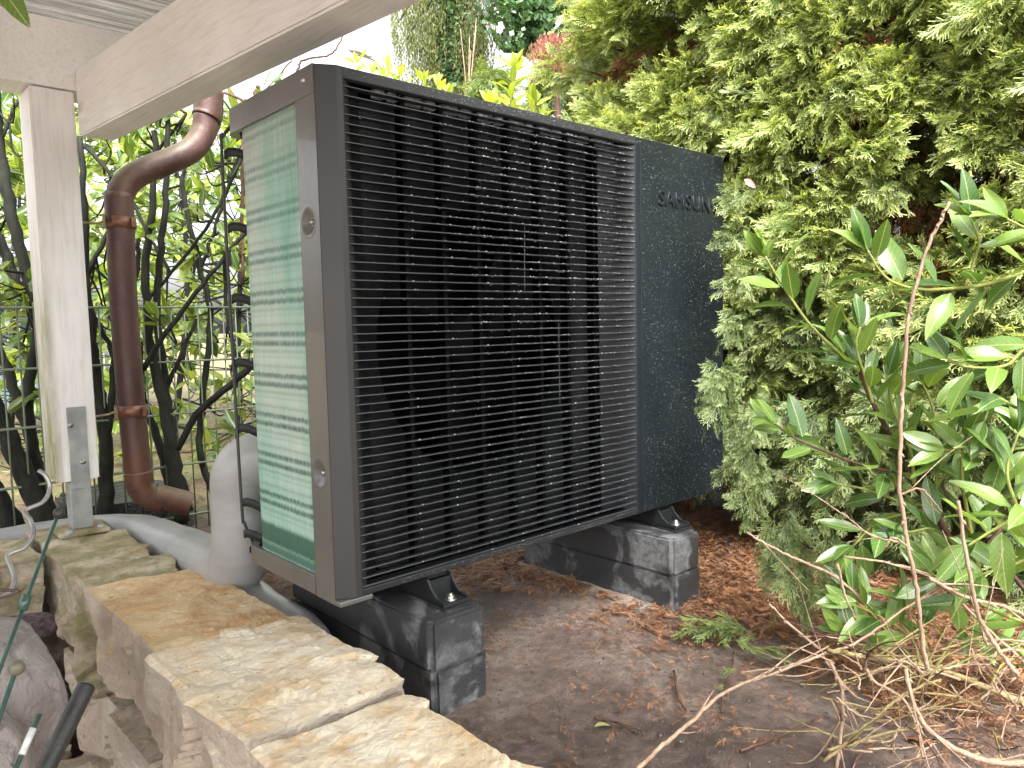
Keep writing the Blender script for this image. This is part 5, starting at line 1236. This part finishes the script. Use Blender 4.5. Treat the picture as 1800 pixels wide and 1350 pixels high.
def stake(name, a, b_, rad, mat, lab, cat='garden stake'):
    t_ = thing(name, tuple(ext(a, b_, -1.04)), lab, cat); tube('rod', [a, ext(a, b_, -1.04)], rad, mat, t_, 8, False); return t_
a, b_ = P(103, 902, 1.33), P(3, 1168, 1.22)
st1 = stake('garden_stake', a, b_, .0032, M['green_steel'], 'thin green stake with a black ball top and a hexagonal clip')
boxm = lathe('ball_cap', [(0, .0092)]+[(.0092*math.sin(t_), .0092*math.cos(t_)) for t_ in np.linspace(.2, 2.9, 10)]+[(0, -.0092)], M['rubber'], st1, Matrix.Translation(a), 16)
cpt = a.lerp(b_, (1065-902)/(1168-902)); dd_ = (b_-a).normalized()
lathe('clip', [(.0033, .012), (.0085, .012), (.0085, -.012), (.0033, -.012)], M['green_steel'], st1, Matrix.Translation(cpt) @ dd_.to_track_quat('Z', 'Y').to_matrix().to_4x4(), 6, smooth=False)
a, b_ = P(29, 1174, 1.12), P(3, 1250, 1.1)
st2 = stake('garden_stake', a, b_, .0036, M['green_steel'], 'dull green stake with an olive brown ball top in front of the boulder')
lathe('ball_cap', [(0, .0115)]+[(.0115*math.sin(t_), .0115*math.cos(t_)) for t_ in np.linspace(.2, 2.9, 12)]+[(0, -.0115)], M['ball'], st2, Matrix.Translation(a), 18)
a, b_ = P(70, 1255, 1.16), P(30, 1345, 1.12)
st3 = stake('garden_stake', a, b_, .0036, M['green_steel'], 'short green stake with a white taped section beside the black grip')
tube('tape', [a.lerp(b_, .28), a.lerp(b_, .8)], .0052, M['tapewhite'], st3, 10, False)
# grip
a, b_ = P(153, 1204, 1.1), P(82, 1350, 1.02); gd = (b_-a).normalized(); e_ = a+gd*.27
gp = thing('golf_club', tuple(ext(a, b_, -1.04)), 'club with a black rubber grip leaning up from the lower left', 'golf club')
pr = [(0, 0), (.0105, .0), (.0128, .002), (.013, .006)]+[(.0128-.0022*t_+.00035*(i % 2), .008+.26*t_) for i, t_ in enumerate(np.linspace(0, 1, 60))]
g_ = lathe('grip', pr, M['rubber'], gp, Matrix.Translation(a) @ gd.to_track_quat('Z', 'Y').to_matrix().to_4x4(), 22)
tube('shaft', [a+gd*.25, ext(a, b_, -1.03)], .006, M['screw'], gp, 10, False)
# wavy steel stake
sw_ = thing('spiral_stake', tuple(P(-5, 1080, 1.3)), 'wavy bare steel plant spiral at the left beside the wall', 'plant spiral')
tube('spiral_wire', [P(x_, y_, d_) for x_, y_, d_ in ((68, 827, 1.5), (80, 836, 1.5), (88, 858, 1.5), (76, 882, 1.48), (44, 898, 1.46), (54, 915, 1.45), (59, 938, 1.44), (44, 962, 1.42), (14, 976, 1.4), (20, 998, 1.39), (26, 1022, 1.38), (12, 1046, 1.36), (-16, 1062, 1.34), (-30, 1110, 1.32), (-10, 1180, 1.3), (-30, 1300, 1.28))], .0042, M['spiral'], sw_, 10, per=8)
rb = thing('bent_rod', tuple(P(-30, 1042, 1.3)), 'short bent brown rod end crossing the steel spiral', 'rod')
tube('rod', [P(-60, 1035, 1.3), P(0, 1037, 1.3), P(29, 1038, 1.3), P(31, 1040, 1.3), P(18, 1046, 1.3), P(-20, 1056, 1.3)], .0028, M['rod_brown'], rb, 8, per=3)
